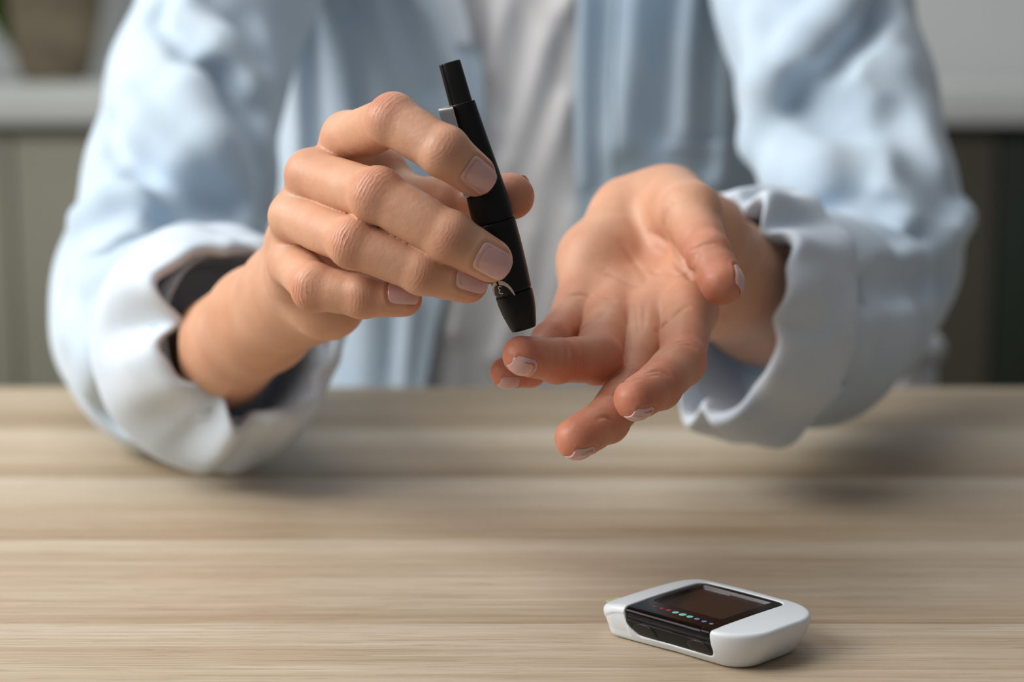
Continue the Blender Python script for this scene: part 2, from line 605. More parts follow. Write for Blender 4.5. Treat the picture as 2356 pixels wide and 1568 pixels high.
# white armchair the person sits on: one post shows past the right elbow
e = bpy.data.objects.new('armchair', None); COL.objects.link(e)
e.location = (0, 1.5, 0)
e['label'] = 'white plastic armchair behind the table, its arm post showing past the right elbow'; e['category'] = 'chair'
bpy.context.view_layer.update()
box('seat', (-0.30, 0.30, 1.27, 1.72, 0.40, 0.44), M['white'], e, bev=0.015)
box('backrest', (-0.26, 0.26, 1.71, 1.74, 0.50, 0.86), M['white'], e, bev=0.014)
for sx in (-1, 1):
    bm = bmesh.new()
    box_bm(bm, sx * 0.322 - 0.018, sx * 0.322 + 0.018, 1.44, 1.72, 0.715, 0.74, bev=0.012, seg=3)
    bm_obj('armrest', bm, M['white'], e)
    bm = bmesh.new()
    box_bm(bm, sx * 0.321 - 0.014, sx * 0.321 + 0.014, 1.45, 1.49, 0.40, 0.72, bev=0.008, seg=3)
    bm_obj('arm_post', bm, M['white'], e)
    for yy in (1.30, 1.68):
        bm = bmesh.new()
        box_bm(bm, sx * 0.27 - 0.02, sx * 0.27 + 0.02, yy - 0.02, yy + 0.02, 0.0, 0.40, bev=0.006)
        bm_obj('leg', bm, M['white'], e)

# ------------------------------------------------------------------ table
tb = bpy.data.objects.new('table', None); COL.objects.link(tb)
tb.location = (0, 0.8, 0)
tb['label'] = 'pale oak table of wide lengthwise boards under the hands and the meter'; tb['category'] = 'table'
bpy.context.view_layer.update()
edges = [0.450, 0.572, 0.692, 0.812, 0.928, 1.049, 1.174]
bme = None
for i in range(6):
    y0, y1 = edges[i], edges[i + 1]
    if bme is None:
        bm = bmesh.new(); box_bm(bm, -0.95, 0.95, -0.06, 0.06, -0.03, 0.0, bev=0.0005, seg=1)
        o = bm_obj('board', bm, M['wood'], tb, smooth=False); bme = o.data
    else:
        o = link('board', bme, tb)
    o.location = (0, (y0 + y1) / 2, 0.75)
    o.scale = (1, (y1 - y0 - 0.0001) / 0.12, 1)
box('apron', (-0.85, 0.85, 1.10, 1.125, 0.64, 0.719), M['wood'], tb, bev=0.001)
box('apron', (-0.85, 0.85, 0.50, 0.525, 0.64, 0.719), M['wood'], tb, bev=0.001)
for x in (-0.87, 0.87):
    for y in (0.51, 1.11):
        box('leg', (x - 0.03, x + 0.03, y - 0.03, y + 0.03, 0, 0.7195), M['wood'], tb, bev=0.002)
# ------------------------------------------------------------------ hands
def dist_poly(V, P):
    """distance from the points V to the polyline P, chunk by chunk"""
    best = np.full(len(V), 1e9)
    for a, b in zip(P[:-1], P[1:]):
        ab = b - a
        t = np.clip(((V - a) @ ab) / (ab @ ab + 1e-9), 0, 1)
        d = np.linalg.norm(V - (a + t[:, None] * ab), axis=1)
        best = np.minimum(best, d)
    return best


class Hand:
    def __init__(s, h):
        s.h = h; s.fingers = []; s.palm = []; s.post = []; s.creases = []; s.flush = []; s.knk = []

    def finger(s, name, pts, rad, kn=1.0, nail=None, nl=(11.5, 9.3), nshift=0.0, web=5.0, pulp=0.0, dors=None, straight=0.55):
        J = [cpt(*p) for p in pts]
        s.fingers.append(dict(name=name, J=J, r=rad, kn=kn, nail=nail, nl=nl, nshift=nshift, web=web, pulp=pulp, dors=dors, straight=straight))

    def build(s, lo, hi):
        G = Grid(lo, hi, s.h)
        for a, b, ra, rb, k, flat in s.palm:
            add_seg(G, a, b, ra, rb, k, flat)
        palm = G.f.copy()
        for f in s.fingers:
            J, R = f['J'], f['r']
            n = len(J)
            arr = np.full_like(G.f, 60.0)
            # dorsal direction at each inner joint
            dors = []
            for i in range(n):
                if 0 < i < n - 1:
                    d = -(norm(J[i - 1] - J[i]) + norm(J[i + 1] - J[i]))
                    dors.append(norm(d) if np.linalg.norm(d) > 0.12 else None)
                else:
                    dors.append(None)
            if f['dors'] is not None:
                dors = [norm(f['dors'])] * n
            for i in range(n):
                if dors[i] is None:
                    dd = [x for x in dors if x is not None]
                    dors[i] = dd[0] if i < n / 2 else dd[-1]
            f['D'] = dors
            for i in range(n - 1):
                a, b = J[i], J[i + 1]; ra, rb = R[i], R[i + 1]
                ax = norm(b - a)
                m = (a + b) / 2
                if i < n - 2:
                    add_bone(arr, G, a, b, ra, rb, 0.25 if i == 0 else -0.15, 1.2)
                    # palmar pad between joints
                    pd = m - norm(dors[min(i + 1, n - 2)] - ax * (dors[min(i + 1, n - 2)] @ ax)) * 0.9
                    add_seg(G, pd - ax * 5, pd + ax * 5, (ra + rb) / 2 * 0.92, (ra + rb) / 2 * 0.90, 2.5, arr=arr)
                else:
                    dn = norm(dors[i] - ax * (dors[i] @ ax))
                    if f['nail'] is not None:
                        nn = norm(f['nail']); dn = norm(nn - ax * (nn @ ax))
                    f['tn'] = dn; f['ta'] = ax
                    add_seg(G, a, b, ra, rb, 1.5, arr=arr)
                    # pulp: fuller on the pad side, drawn out a little past the centre
                    add_seg(G, m - dn * 0.9, b - dn * (0.9 + f['pulp']) + ax * 1.2, (ra + rb) / 2 * 0.93, rb * 0.88, 3, arr=arr)
                    # rounded nail bed on the back
                    add_seg(G, a + (b - a) * 0.55 + dn * 0.2, b + dn * 0.2 + ax * 0.9, rb * 0.93, rb * 0.84, 2, arr=arr)
                if 0 < i:
                    kk = f['kn'] * (0.8 if i == 1 else 0.0)
                    dd = dors[i]
                    c = a + dd * (0.95 * kk)
                    side = norm(np.cross(dd, ax))
                    add_seg(G, c - side * 1.6, c + side * 1.6, ra * 0.90, ra * 0.90, 3.0, arr=arr)
                    s.knk.append((a + dd * ra, ax if i > 1 else norm(J[i + 1] - J[i - 1]), side, dd, 1.0 if i == 1 else 0.5, ra, i))
            w = smin(arr, palm, f['web'])
            G.f = smin(G.f, w, 0.7)
        for fn in s.post:
            fn(G)
        s.G = G
        V, Q = surface_nets(G.f, G.lo, G.h)
        V = relax(V, Q, 1, 0.5)
        s.V, s.Q = V, Q
        return G

    def attributes(s):
        V = s.V; n = len(V)
        fl = np.zeros(n)
        for c, r, a in s.flush:
            fl = np.maximum(fl, a * np.exp(-(np.linalg.norm(V - c, axis=1) / r) ** 2))
        kn = np.zeros((n, 3))
        for c, ax, side, dd, w, ra, i in s.knk:
            d = V - c
            u = d @ ax; v = d @ side; z = d @ dd
            m = w * np.exp(-(u / (5.2 if i == 1 else 3.2)) ** 2) * np.exp(-(v / (ra * 0.72)) ** 2) * (z > -ra * 0.75)
            better = m > kn[:, 2]
            kn[better] = np.stack([u, v, m], -1)[better]
        cr = np.full(n, 9.0)
        disp = np.zeros(n)
        for pts, depth, wid in s.creases:
            P = []
            for q in pts:
                hp = s.G.hit(*q[:2], *(q[2:3]))
                if hp is not None: P.append(hp)
            if len(P) < 2: continue
            P = np.array(P)
            # smooth the polyline
            t = np.arange(len(P)); tt = np.linspace(0, len(P) - 1, len(P) * 5)
            PP = np.stack([np.interp(tt, t, P[:, k]) for k in range(3)], -1)
            for _ in range(3): PP[1:-1] = (PP[:-2] + 2 * PP[1:-1] + PP[2:]) / 4
            PP = s.G.snap(PP, 2)
            d = dist_poly(V, PP)
            ends = np.minimum(np.linalg.norm(V - PP[0], axis=1), np.linalg.norm(V - PP[-1], axis=1))
            fade = np.clip(ends / 3.0, 0, 1)
            disp += 1.35 * depth * np.exp(-(d / wid) ** 2) * (0.35 + 0.65 * fade)
            cr = np.minimum(cr, d / 0.55 + (1 - fade) * 1.2 + (0.6 if depth < 0.35 else 0))
        for f in s.fingers:
            v, _ = nail_mesh(s.G, f)
            nu, nv = 17, 21
            T = v[:nu * nv].reshape(nv, nu, 3)
            ring = np.concatenate([T[int(nv * 0.8)::-1, 0], T[0, 1:-1], T[:int(nv * 0.8), -1]])
            d = dist_poly(V, ring)
            disp += 0.38 * np.exp(-(d / 0.75) ** 2) - 0.16 * np.exp(-((d - 1.7) / 0.8) ** 2)
        if disp.any():
            N = s.G.grad(V)
            V = V - N * disp[:, None]
            s.V = V
        s.fl, s.kn_a, s.cr_a = fl, kn, cr


def nail_mesh(G, f, mat_i=0):
    """a curved, slightly proud plate laid on the fingertip"""
    b = f['J'][-1]; a = f['J'][-2]
    ax, dn = f['ta'], f['tn']
    side = norm(np.cross(ax, dn))
    L, W = f['nl']; rb = f['r'][-1]
    c0 = b + ax * (rb * 0.42 + f['nshift'])          # centre line position of the free-edge side
    nu, nv = 17, 21
    P = np.zeros((nv, nu, 3))
    for j in range(nv):
        v = j / (nv - 1)                             # 0 cuticle, 1 free edge
        for i in range(nu):
            u = -1 + 2 * i / (nu - 1)
            # superellipse outline: rounded cuticle, softly rounded free edge
            ww = W / 2 * (0.93 + 0.07 * v)
            q = abs(u)
            y0 = -L * 0.72 + L * 0.20 * (1 - math.sqrt(max(0, 1 - q ** 2.6)))
            y1 = L * 0.28 - L * 0.13 * (1 - math.sqrt(max(0, 1 - q ** 3.0)))
            y = y0 + (y1 - y0) * v
            ang = u * ww / (rb * 0.98)
            rr = rb * 0.98
            P[j, i] = c0 + ax * y + side * (rr * math.sin(ang)) + dn * (rr * math.cos(ang))
    flat = P.reshape(-1, 3)
    # settle on the skin, looking straight down along the nail normal, then lift
    S = G.snap(flat, 5)
    lift = np.zeros((nv, nu))
    for j in range(nv):
        for i in range(nu):
            u = -1 + 2 * i / (nu - 1); v = j / (nv - 1)
            lift[j, i] = 0.42 * (1 - abs(u) ** 4) * min(1, v * 4 + 0.15) - 0.10
    N = G.grad(S)
    # keep the lengthwise profile nearly straight: tip rows follow their tangent
    T = (S + N * lift.reshape(-1, 1)).reshape(nv, nu, 3)
    j0 = int(nv * 0.62)
    for j in range(j0, nv):
        t = T[j0] - T[j0 - 3]
        ext = T[j0] + t * ((j - j0) / 3.0)
        k = (j - j0) / (nv - 1 - j0)
        T[j] = T[j] * (1 - f['straight'] * k) + ext * f['straight'] * k
    for _ in range(3):
        T[1:-1, 1:-1] = (T[:-2, 1:-1] + T[2:, 1:-1] + T[1:-1, :-2] + T[1:-1, 2:] + 2 * T[1:-1, 1:-1]) / 6
    top = T.reshape(-1, 3)
    bot = top - dn * 0.55
    V = np.concatenate([top, bot]); n = nu * nv
    Q = []
    for j in range(nv - 1):
        for i in range(nu - 1):
            q = [j * nu + i, j * nu + i + 1, (j + 1) * nu + i + 1, (j + 1) * nu + i]
            Q.append(q); Q.append([x + n for x in q[::-1]])
    ring = [i for i in range(nu)] + [j * nu + nu - 1 for j in range(1, nv)] + [(nv - 1) * nu + i for i in range(nu - 2, -1, -1)] + [j * nu for j in range(nv - 2, 0, -1)]
    for a_, b_ in zip(ring, ring[1:] + ring[:1]):
        Q.append([b_, a_, a_ + n, b_ + n])
    return V, np.array(Q)


# ---- the person's right hand, holding the pen
A = Hand(0.62)
A.finger('index', [(800, 318, 716), (903, 276, 677), (1022, 348, 668), (1089, 400, 675)], [9.2, 9.0, 8.5, 7.5], nl=(14.0, 11.2), nshift=-0.8, web=7)
A.finger('middle', [(716, 402, 715), (868, 449, 677), (1035, 545, 671), (1126, 597, 677)], [9.4, 9.5, 8.6, 7.7], nl=(14.5, 11.6), nshift=-0.6)
A.finger('ring', [(677, 498, 719), (815, 558, 683), (972, 622, 679), (1072, 649, 685)], [9.2, 8.9, 8.0, 7.2], nl=(13.5, 10.4), nail=(0.0, 0.30, -1), nshift=0.0)
A.finger('pinky', [(672, 603, 727), (724, 660, 698), (833, 682, 692), (926, 686, 694)], [9.0, 8.3, 7.1, 6.3], nl=(12.0, 8.8), nail=(-0.1, 0.35, -1), kn=0.8)
A.finger('thumb', [(885, 470, 742), (1045, 462, 716), (1174, 451, 705)], [11.0, 9.4, 8.4], nl=(12, 10.0), nshift=-1.5, nail=(0.1, 0.75, 0.8), dors=(0, 0.7, 0.7), kn=0.3, web=8)
J = {f['name']: f['J'] for f in A.fingers}
wr = cpt(672, 678, 797)
for nm, r0, via, r1 in (('index', 8.6, (750, 470, 745), 10), ('middle', 8.8, (705, 520, 748), 10.5), ('ring', 8.6, (680, 570, 752), 10.5), ('pinky', 8.4, (680, 640, 752), 11)):
    m = cpt(*via)
    A.palm += [(J[nm][0], m, r0, r1, 6, None), (m, wr + (m - wr) * 0.12, r1, 15, 7, None)]
A.palm += [
    (cpt(700, 640, 742), cpt(752, 693, 752), 11, 13.5, 7, None),       # ulnar heel of the hand
    (cpt(752, 693, 752), cpt(715, 690, 790), 13.5, 17, 8, None),
    (cpt(690, 655, 775), wr, 17, 20, 8, None),
    (cpt(800, 520, 752), cpt(740, 600, 765), 11, 14, 8, None),           # palm body behind the fingers
    (cpt(770, 560, 745), cpt(740, 630, 752), 8, 10, 8, None),
    (J['thumb'][0], cpt(760, 600, 772), 11, 15, 8, None),                # thenar
    (cpt(812, 372, 728), cpt(880, 415, 742), 6.0, 7.0, 8, None),         # web to the thumb
    (cpt(885, 420, 742), cpt(930, 462, 738), 6.5, 8.5, 8, None),
    (cpt(840, 368, 735), cpt(885, 388, 740), 7.0, 6.0, 8, None),
    (cpt(860, 400, 745), cpt(890, 470, 748), 9, 9, 8, None),
    (wr, cpt(600, 735, 835), 20.5, 22.5, 8, None),
    (cpt(600, 735, 835), cpt(500, 815, 905), 22.5, 25.5, 8, None),
    (cpt(500, 815, 905), cpt(430, 850, 945), 25.5, 28, 8, None),
]
GA = A.build((-155, -55, 655), (15, 90, 960))
for f in A.fingers:
    A.flush.append((f['J'][-1] + f['ta'] * 3, 8.5, 0.55))
    if f['name'] != 'thumb':
        A.flush.append((f['J'][1] + f['D'][1] * 8, 7.5, 0.42))
        A.flush.append((f['J'][2] + f['D'][2] * 7, 6, 0.25))
    else:
        A.flush.append((f['J'][1], 14, 0.5)); A.flush.append((f['J'][2], 13, 0.8))
A.flush.append((cpt(860, 365, 735), 9, 0.5))
A.attributes()

# ---- the person's left hand, palm up
B = Hand(0.62)
B.finger('index', [(1588, 712, 755), (1567, 832, 716), (1517, 886, 694), (1463, 920, 682)], [10.2, 9.1, 8.2, 7.2], nail=(0.2, -0.92, -0.3), nl=(13.0, 13.0), nshift=4.2, straight=0.12, kn=0.5, pulp=0.5, web=7)
B.finger('middle', [(1495, 742, 761), (1452, 895, 723), (1398, 965, 702), (1328, 1010, 689)], [10.0, 8.9, 8.1, 7.3], nail=(0.2, -0.93, -0.3), nl=(13.0, 13.0), nshift=4.2, straight=0.12, kn=0.5, pulp=0.5, web=7)
B.finger('ring', [(1402, 738, 765), (1374, 826, 722), (1283, 830, 704), (1204, 820, 694)], [10.0, 9.1, 7.7, 6.8], nail=(0.10, -0.90, -0.6), nl=(13.0, 12.4), nshift=3.8, straight=0.12, kn=0.5, pulp=0.4, web=7)
B.finger('pinky', [(1332, 712, 778), (1270, 785, 745), (1220, 846, 729), (1168, 858, 722)], [9.5, 7.4, 6.7, 5.7], nail=(0.10, -0.90, -0.6), nl=(10.0, 9.4), nshift=3.0, straight=0.12, kn=0.4, web=7)
B.finger('thumb', [(1590, 490, 770), (1632, 590, 740), (1663, 650, 726)], [10.8, 8.9, 8.0], nail=(0.93, 0.30, -0.10), nl=(13.5, 11.5), nshift=3.0, straight=0.3, dors=(0.9, 0.35, -0.1), kn=0.4, web=5.5, pulp=0.4)
J = {f['name']: f['J'] for f in B.fingers}
wb_ = cpt(1600, 560, 852)
car = cpt(1525, 500, 826)
B.palm += [
    (J['index'][0], cpt(1575, 590, 800), 9.8, 11, 7, None), (cpt(1575, 590, 800), car, 11, 14, 8, None),
    (J['middle'][0], cpt(1505, 610, 802), 9.6, 10.5, 7, None), (cpt(1505, 610, 802), car, 10.5, 14, 8, None),
    (J['ring'][0], cpt(1435, 610, 803), 9.8, 12, 7, None), (cpt(1435, 610, 803), car, 12, 14, 8, None),
    (J['pinky'][0], cpt(1372, 600, 800), 9.3, 15.0, 7, None), (cpt(1372, 600, 800), cpt(1450, 500, 822), 15.0, 16, 8, None),
    (cpt(1450, 500, 822), cpt(1532, 472, 826), 16, 16, 8, None),
    (cpt(1545, 470, 815), J['thumb'][0], 15.5, 12.5, 8, None),
    (cpt(1545, 520, 806), cpt(1560, 570, 796), 13, 11, 8, None),
    (cpt(1600, 580, 775), cpt(1595, 640, 772), 8.5, 8.5, 8, None),      # first web
    (car, wb_, 17, 22, 9, None),
    (wb_, cpt(1660, 640, 888), 23, 27, 9, None),
    (cpt(1660, 640, 888), cpt(1760, 690, 930), 27, 30, 9, None),
    (cpt(1760, 690, 930), cpt(1850, 720, 960), 30, 31, 9, None),
]
GB = B.build((-22, -75, 668), (175, 100, 985))
for f in B.fingers:
    B.flush.append((f['J'][-1], 13, 1.0)); B.flush.append((f['J'][-2], 14, 0.9)); B.flush.append((f['J'][1], 17, 0.75))
B.flush += [(J['pinky'][0], 16, 0.5), (J['ring'][0], 16, 0.5), (J['index'][0], 14, 0.5), (J['middle'][0], 14, 0.45), (cpt(1500, 600, 785), 14, 0.25)]
B.creases = [
    # life line round the thenar
    ([(1500, 535), (1520, 548), (1540, 575), (1553, 600), (1566, 618), (1585, 628), (1600, 626)], 0.9, 1.6),
    ([(1495, 620), (1515, 628), (1540, 634), (1566, 632), (1590, 627)], 0.55, 1.3),
    # head and heart lines
    ([(1390, 625), (1425, 640), (1455, 655), (1480, 660)], 0.5, 1.6),
    ([(1286, 690), (1310, 680), (1345, 676), (1380, 680), (1408, 690)], 0.6, 1.4),
    ([(1430, 560), (1450, 590), (1475, 620), (1490, 650)], 0.4, 1.6),
    ([(1515, 762), (1535, 742), (1560, 716), (1580, 706)], 0.8, 1.4),
    ([(1460, 690), (1460, 715), (1463, 745), (1466, 770)], 0.4, 1.5),
    ([(1483, 700), (1482, 730), (1480, 760)], 0.3, 1.2),
    ([(1320, 770), (1345, 752), (1370, 740), (1390, 715)], 0.5, 1.4),
    # index finger joints
    ([(1516, 815), (1535, 800), (1556, 793), (1580, 792), (1600, 800)], 0.45, 0.9),
    ([(1516, 808), (1540, 794), (1562, 786), (1584, 786)], 0.3, 0.7),
    ([(1490, 858), (1512, 852), (1535, 858), (1552, 872)], 0.4, 0.8),
    ([(1492, 866), (1512, 861), (1532, 866)], 0.3, 0.7),
    # middle
    ([(1375, 965), (1385, 958), (1400, 960), (1415, 972)], 0.4, 0.8),
    ([(1415, 890), (1440, 880), (1470, 872)], 0.4, 0.9),
    # ring
    ([(1302, 790), (1305, 810), (1303, 835)], 0.3, 0.9),
    # thumb
    ([(1588, 575), (1600, 572), (1625, 562), (1650, 560)], 0.3, 0.9),
    ([(1600, 612), (1606, 590), (1610, 570)], 0.25, 0.9),
    ([(1555, 455), (1540, 470), (1530, 500), (1532, 530)], 0.5, 2.2),
]
B.attributes()
print('hands', round(time.time() - T0, 1), len(A.V), len(B.V))
# ------------------------------------------------------------------ person
person = bpy.data.objects.new('person', None); COL.objects.link(person)
person.location = (0, 1.32, 0.44)
person['label'] = 'person in an open pale blue shirt and white T-shirt, holding a pen over one fingertip'
person['category'] = 'person'
bpy.context.view_layer.update()

ELA = cpt(330, 800, 1062); ELB = cpt(1965, 668, 1070)
SHA = w2c(-175, 1300, 1180); SHB = w2c(190, 1310, 1180)
# coarse body under the clothes; the fine hands run into its forearms inside the cuffs
G0 = Grid((-300, -420, 900), (310, 330, 1700), 7.0)


def W3(X, Y, Z):
    return w2c(X, Y, Z)


for a, b, ra, rb, k in [
        (cpt(470, 830, 925), ELA, 24, 29, 8), (ELA, SHA, 27, 40, 10), (SHA, W3(-60, 1330, 1200), 44, 50, 25),
        (cpt(1790, 700, 940), ELB, 27, 28, 8), (ELB, SHB, 28, 40, 10), (SHB, W3(70, 1330, 1200), 46, 50, 25),
        (W3(-70, 1330, 1120), W3(-62, 1340, 850), 85, 78, 30), (W3(82, 1330, 1120), W3(74, 1340, 850), 85, 78, 30),
        (W3(-62, 1340, 850), W3(-75, 1400, 560), 78, 92, 30), (W3(74, 1340, 850), W3(85, 1400, 560), 78, 92, 30),
        (W3(5, 1340, 1220), W3(5, 1325, 1300), 48, 46, 20)]:
    add_seg(G0, a, b, ra, rb, k)
V0, Q0 = surface_nets(G0.f, G0.lo, G0.h)
nA, nB = len(A.V), len(B.V)
Vb = np.concatenate([A.V, B.V, V0])
Qb = np.concatenate([A.Q, B.Q + nA, Q0 + nA + nB])
me = mesh_np('body', Vb, Qb, M['skin'])
z0 = np.zeros(len(V0))
if len(me.vertices) == len(Vb):
    attr(me, 'flush', np.concatenate([A.fl, B.fl, z0]))
    attr(me, 'crease', np.concatenate([A.cr_a, B.cr_a, z0 + 9]))
    attr(me, 'knuckle', np.concatenate([A.kn_a, B.kn_a, np.zeros((len(V0), 3))]), 'FLOAT_VECTOR')
else:
    print('ATTR MISMATCH')
body = link('body', me, person)
for H in (A, B):
    for f in H.fingers:
        v, q = nail_mesh(H.G, f)
        link('fingernail', mesh_np('fingernail', v, q, M['nail']), body)


# ------------------------------------------------------------------ T-shirt and shirt torso
def torso_d(X, Y, Z, hw, hd, cx=5.0, cy=1335.0):
    """distance-like field of an upright elliptic trunk, in camera axes"""
    wy = Z * CP + Y * SP
    wz = CAM_H + Y * CP - Z * SP
    t = np.clip((wz - 700) / 420.0, 0, 1.3)
    w = hw * (0.86 + 0.16 * t)
    d = hd * (0.97 + 0.03 * t)
    e = np.sqrt(((X - cx) / w) ** 2 + ((wy - cy) / d) ** 2)
    dd = (e - 1) * d * 0.92
    top = wz - 1215 - 0.0 * X
    return smax(dd, top + 0.25 * np.abs(X - cx), 30), wy, wz


def gauss_line(X, Z, pts, w):
    """1 on a drawn line in the frontal (x, height) plane, falling off with distance w"""
    best = np.full(np.broadcast(X, Z).shape, 1e9, np.float32)
    for a, b in zip(pts[:-1], pts[1:]):
        ab = (b[0] - a[0], b[1] - a[1]); L = ab[0] ** 2 + ab[1] ** 2 + 1e-9
        t = np.clip(((X - a[0]) * ab[0] + (Z - a[1]) * ab[1]) / L, 0, 1)
        best = np.minimum(best, (X - a[0] - t * ab[0]) ** 2 + (Z - a[1] - t * ab[1]) ** 2)
    return np.exp(-best / (w * w))


def fz(px, py, Y=1228.0):
    """x, height (mm) of an image position on the frontal plane Y"""
    d = cpt(px, py, 1000.0); wy = d[2] * CP + d[1] * SP
    k = Y / wy; d = d * k
    return (d[0], CAM_H + d[1] * CP - d[2] * SP)


def front_patch(name, x0, x1, z0, z1, nx, nz, hw, hd, folds, mat, parent, th=2.5, mask=None, extra=0.0, label=None, edge=None):
    """a sheet of cloth following the front of the trunk, with real folds and thickness.
    edge: (left(z), right(z)) limits in mm"""
    cx, cy = 5.0, 1335.0
    zs = np.linspace(z0, z1, nz)
    P = np.zeros((nz, nx, 3))
    for j, z in enumerate(zs):
        a, b = (edge[0](z), edge[1](z)) if edge else (x0, x1)
        xs = np.linspace(a, b, nx)
        t = np.clip((z - 700) / 420.0, 0, 1.3)
        w = hw * (0.86 + 0.16 * t); d = hd * (0.97 + 0.03 * t)
        e = np.clip(1 - ((xs - cx) / w) ** 2, 0.0, 1)
        P[j, :, 0] = xs; P[j, :, 1] = cy - d * np.sqrt(e) - extra; P[j, :, 2] = z
    X = P[..., 0]; Z = P[..., 2]
    off = np.zeros_like(X)
    for pts, wd, amp in folds:
        off += amp * gauss_line(X, Z, pts, wd)
    P[..., 1] -= off
    back = P.copy(); back[..., 1] += th
    V = np.concatenate([P.reshape(-1, 3), back.reshape(-1, 3)]) / 1000.0
    n = nx * nz
    i, j = np.meshgrid(np.arange(nx - 1), np.arange(nz - 1))
    b0 = (j * nx + i).ravel()
    Qf = np.stack([b0, b0 + 1, b0 + nx + 1, b0 + nx], 1)
    Qs = [Qf, Qf[:, ::-1] + n]
    ring = list(range(nx)) + [k * nx + nx - 1 for k in range(1, nz)] + [(nz - 1) * nx + k for k in range(nx - 2, -1, -1)] + [k * nx for k in range(nz - 2, 0, -1)]
    r = np.array(ring); r2 = np.roll(r, -1)
    Qs.append(np.stack([r, r + n, r2 + n, r2], 1))
    me = mesh_np(name, V, np.concatenate(Qs), mat, world=True)
    return link(name, me, parent, label=label)


F = lambda *pts: [fz(x, y) for x, y in pts]
tee_folds = [
    (F((1330, -40), (1250, 120), (1180, 330), (1120, 560)), 9, 7),
    (F((1200, -60), (1150, 60), (1120, 160)), 9, 6),
    (F((1300, 240), (1235, 420), (1205, 640), (1150, 820)), 9, 7),
    (F((1330, 500), (1290, 640), (1240, 800)), 10, 5),
    (F((1130, 300), (1090, 520), (1040, 760)), 10, 6),
    (F((1060, 640), (1030, 900)), 12, 5),
    (F((1180, -40), (1210, 130), (1160, 330)), 9, -4),
    (F((1290, 60), (1260, 300), (1215, 500)), 8, -4),
]
front_patch('t_shirt', -165, 175, 640, 1200, 180, 200, 172, 96, tee_folds, M['tee'], person, th=3)

EL = [(1260, -20), (1190, 22), (1150, -5), (1110, -17)]


def interp_edge(pts):
    q = sorted([fz(x, y)[::-1] for x, y in pts])
    zz = [a for a, _ in q]; xx = [b for _, b in q]
    return lambda z: float(np.interp(z, zz, xx))


left_edge = interp_edge([(985, -120), (1030, -20), (1080, 70), (1108, 150), (1114, 250), (1112, 380), (1080, 520), (1030, 650), (1000, 760), (965, 960)])
right_edge = interp_edge([(1345, -150), (1332, 0), (1322, 200), (1330, 500), (1345, 700), (1380, 960)])
lf = [
    (F((745, -60), (775, 120), (800, 330), (815, 520)), 9, 9),
    (F((640, -60), (655, 120), (660, 300), (665, 500)), 9, 10),
    (F((700, -40), (715, 200), (725, 420)), 10, -9),
    (F((850, -60), (880, 100), (900, 240)), 9, 5),
    (F((960, -40), (1010, 60), (1050, 150), (1075, 260), (1080, 330)), 8, 7),
    (F((905, -40), (955, 90), (990, 200)), 9, -7),
    (F((830, 620), (830, 760), (825, 900)), 12, 5),
    (F((900, 720), (905, 900)), 7, -4), (F((945, 700), (920, 900)), 6, 4),
]
rf = [
    (F((1345, -60), (1340, 200), (1345, 420)), 5, 4),
    (F((1395, -60), (1385, 200), (1380, 420)), 7, -4),
    (F((1470, -60), (1455, 120), (1430, 330)), 12, 8),
    (F((1545, -60), (1530, 100), (1520, 300)), 9, -9),
    (F((1610, -60), (1590, 120), (1585, 300)), 9, 6),
    (F((1660, -40), (1650, 180), (1640, 380)), 9, -6),
    (F((1700, -40), (1680, 200), (1670, 420)), 9, 6),
]
shirt = front_patch('shirt', 0, 0, 640, 1225, 150, 200, 186, 104, lf, M['shirt'], person, th=3, edge=(lambda z: -178.0 * (0.86 + 0.16 * min(1.3, (z - 700) / 420)), left_edge), extra=3)
rp = front_patch('front_panel', 0, 0, 640, 1225, 150, 200, 186, 104, rf, M['shirt'], shirt, th=3, edge=(right_edge, lambda z: 188.0 * (0.86 + 0.16 * min(1.3, (z - 700) / 420))), extra=3)
# plackets: doubled strips along both front edges
front_patch('placket', 0, 0, 640, 1222, 24, 200, 186, 104, lf, M['shirt'], shirt, th=2, edge=(lambda z: left_edge(z) - 26, lambda z: left_edge(z) + 0.8), extra=5.0)
front_patch('placket', 0, 0, 640, 1222, 24, 200, 186, 104, rf, M['shirt'], shirt, th=2, edge=(lambda z: right_edge(z) - 0.8, lambda z: right_edge(z) + 24), extra=5.0)
# breast pocket on the wearer's left
pk = [fz(1535, 330), fz(1680, 330), fz(1535, 560)]
front_patch('pocket', 0, 0, pk[2][1], pk[0][1], 40, 50, 186, 104, rf + [(F((1535, 342), (1680, 342)), 4, 1.5)], M['shirt'], shirt, th=2.5,
            edge=(lambda z: pk[0][0], lambda z: pk[1][0] + 12), extra=6.5)
# turned-back collar end showing its pale inside
col_l = interp_edge([(900, -160), (925, -60), (960, 10), (1000, 60), (1045, 105)])
col_r = interp_edge([(1000, -160), (1045, -60), (1066, 0), (1080, 50), (1086, 105)])
zc0 = fz(1060, 108)[1]
front_patch('collar', 0, 0, zc0, 1215, 24, 60, 186, 104, [], M['cuff'], shirt, th=3, edge=(col_l, col_r), extra=10.5)

# ------------------------------------------------------------------ sleeves
TBL_Y = lambda Z: (Z * SP - (CAM_H - TABLE)) / CP           # camera-axis height of the table top at forward distance Z


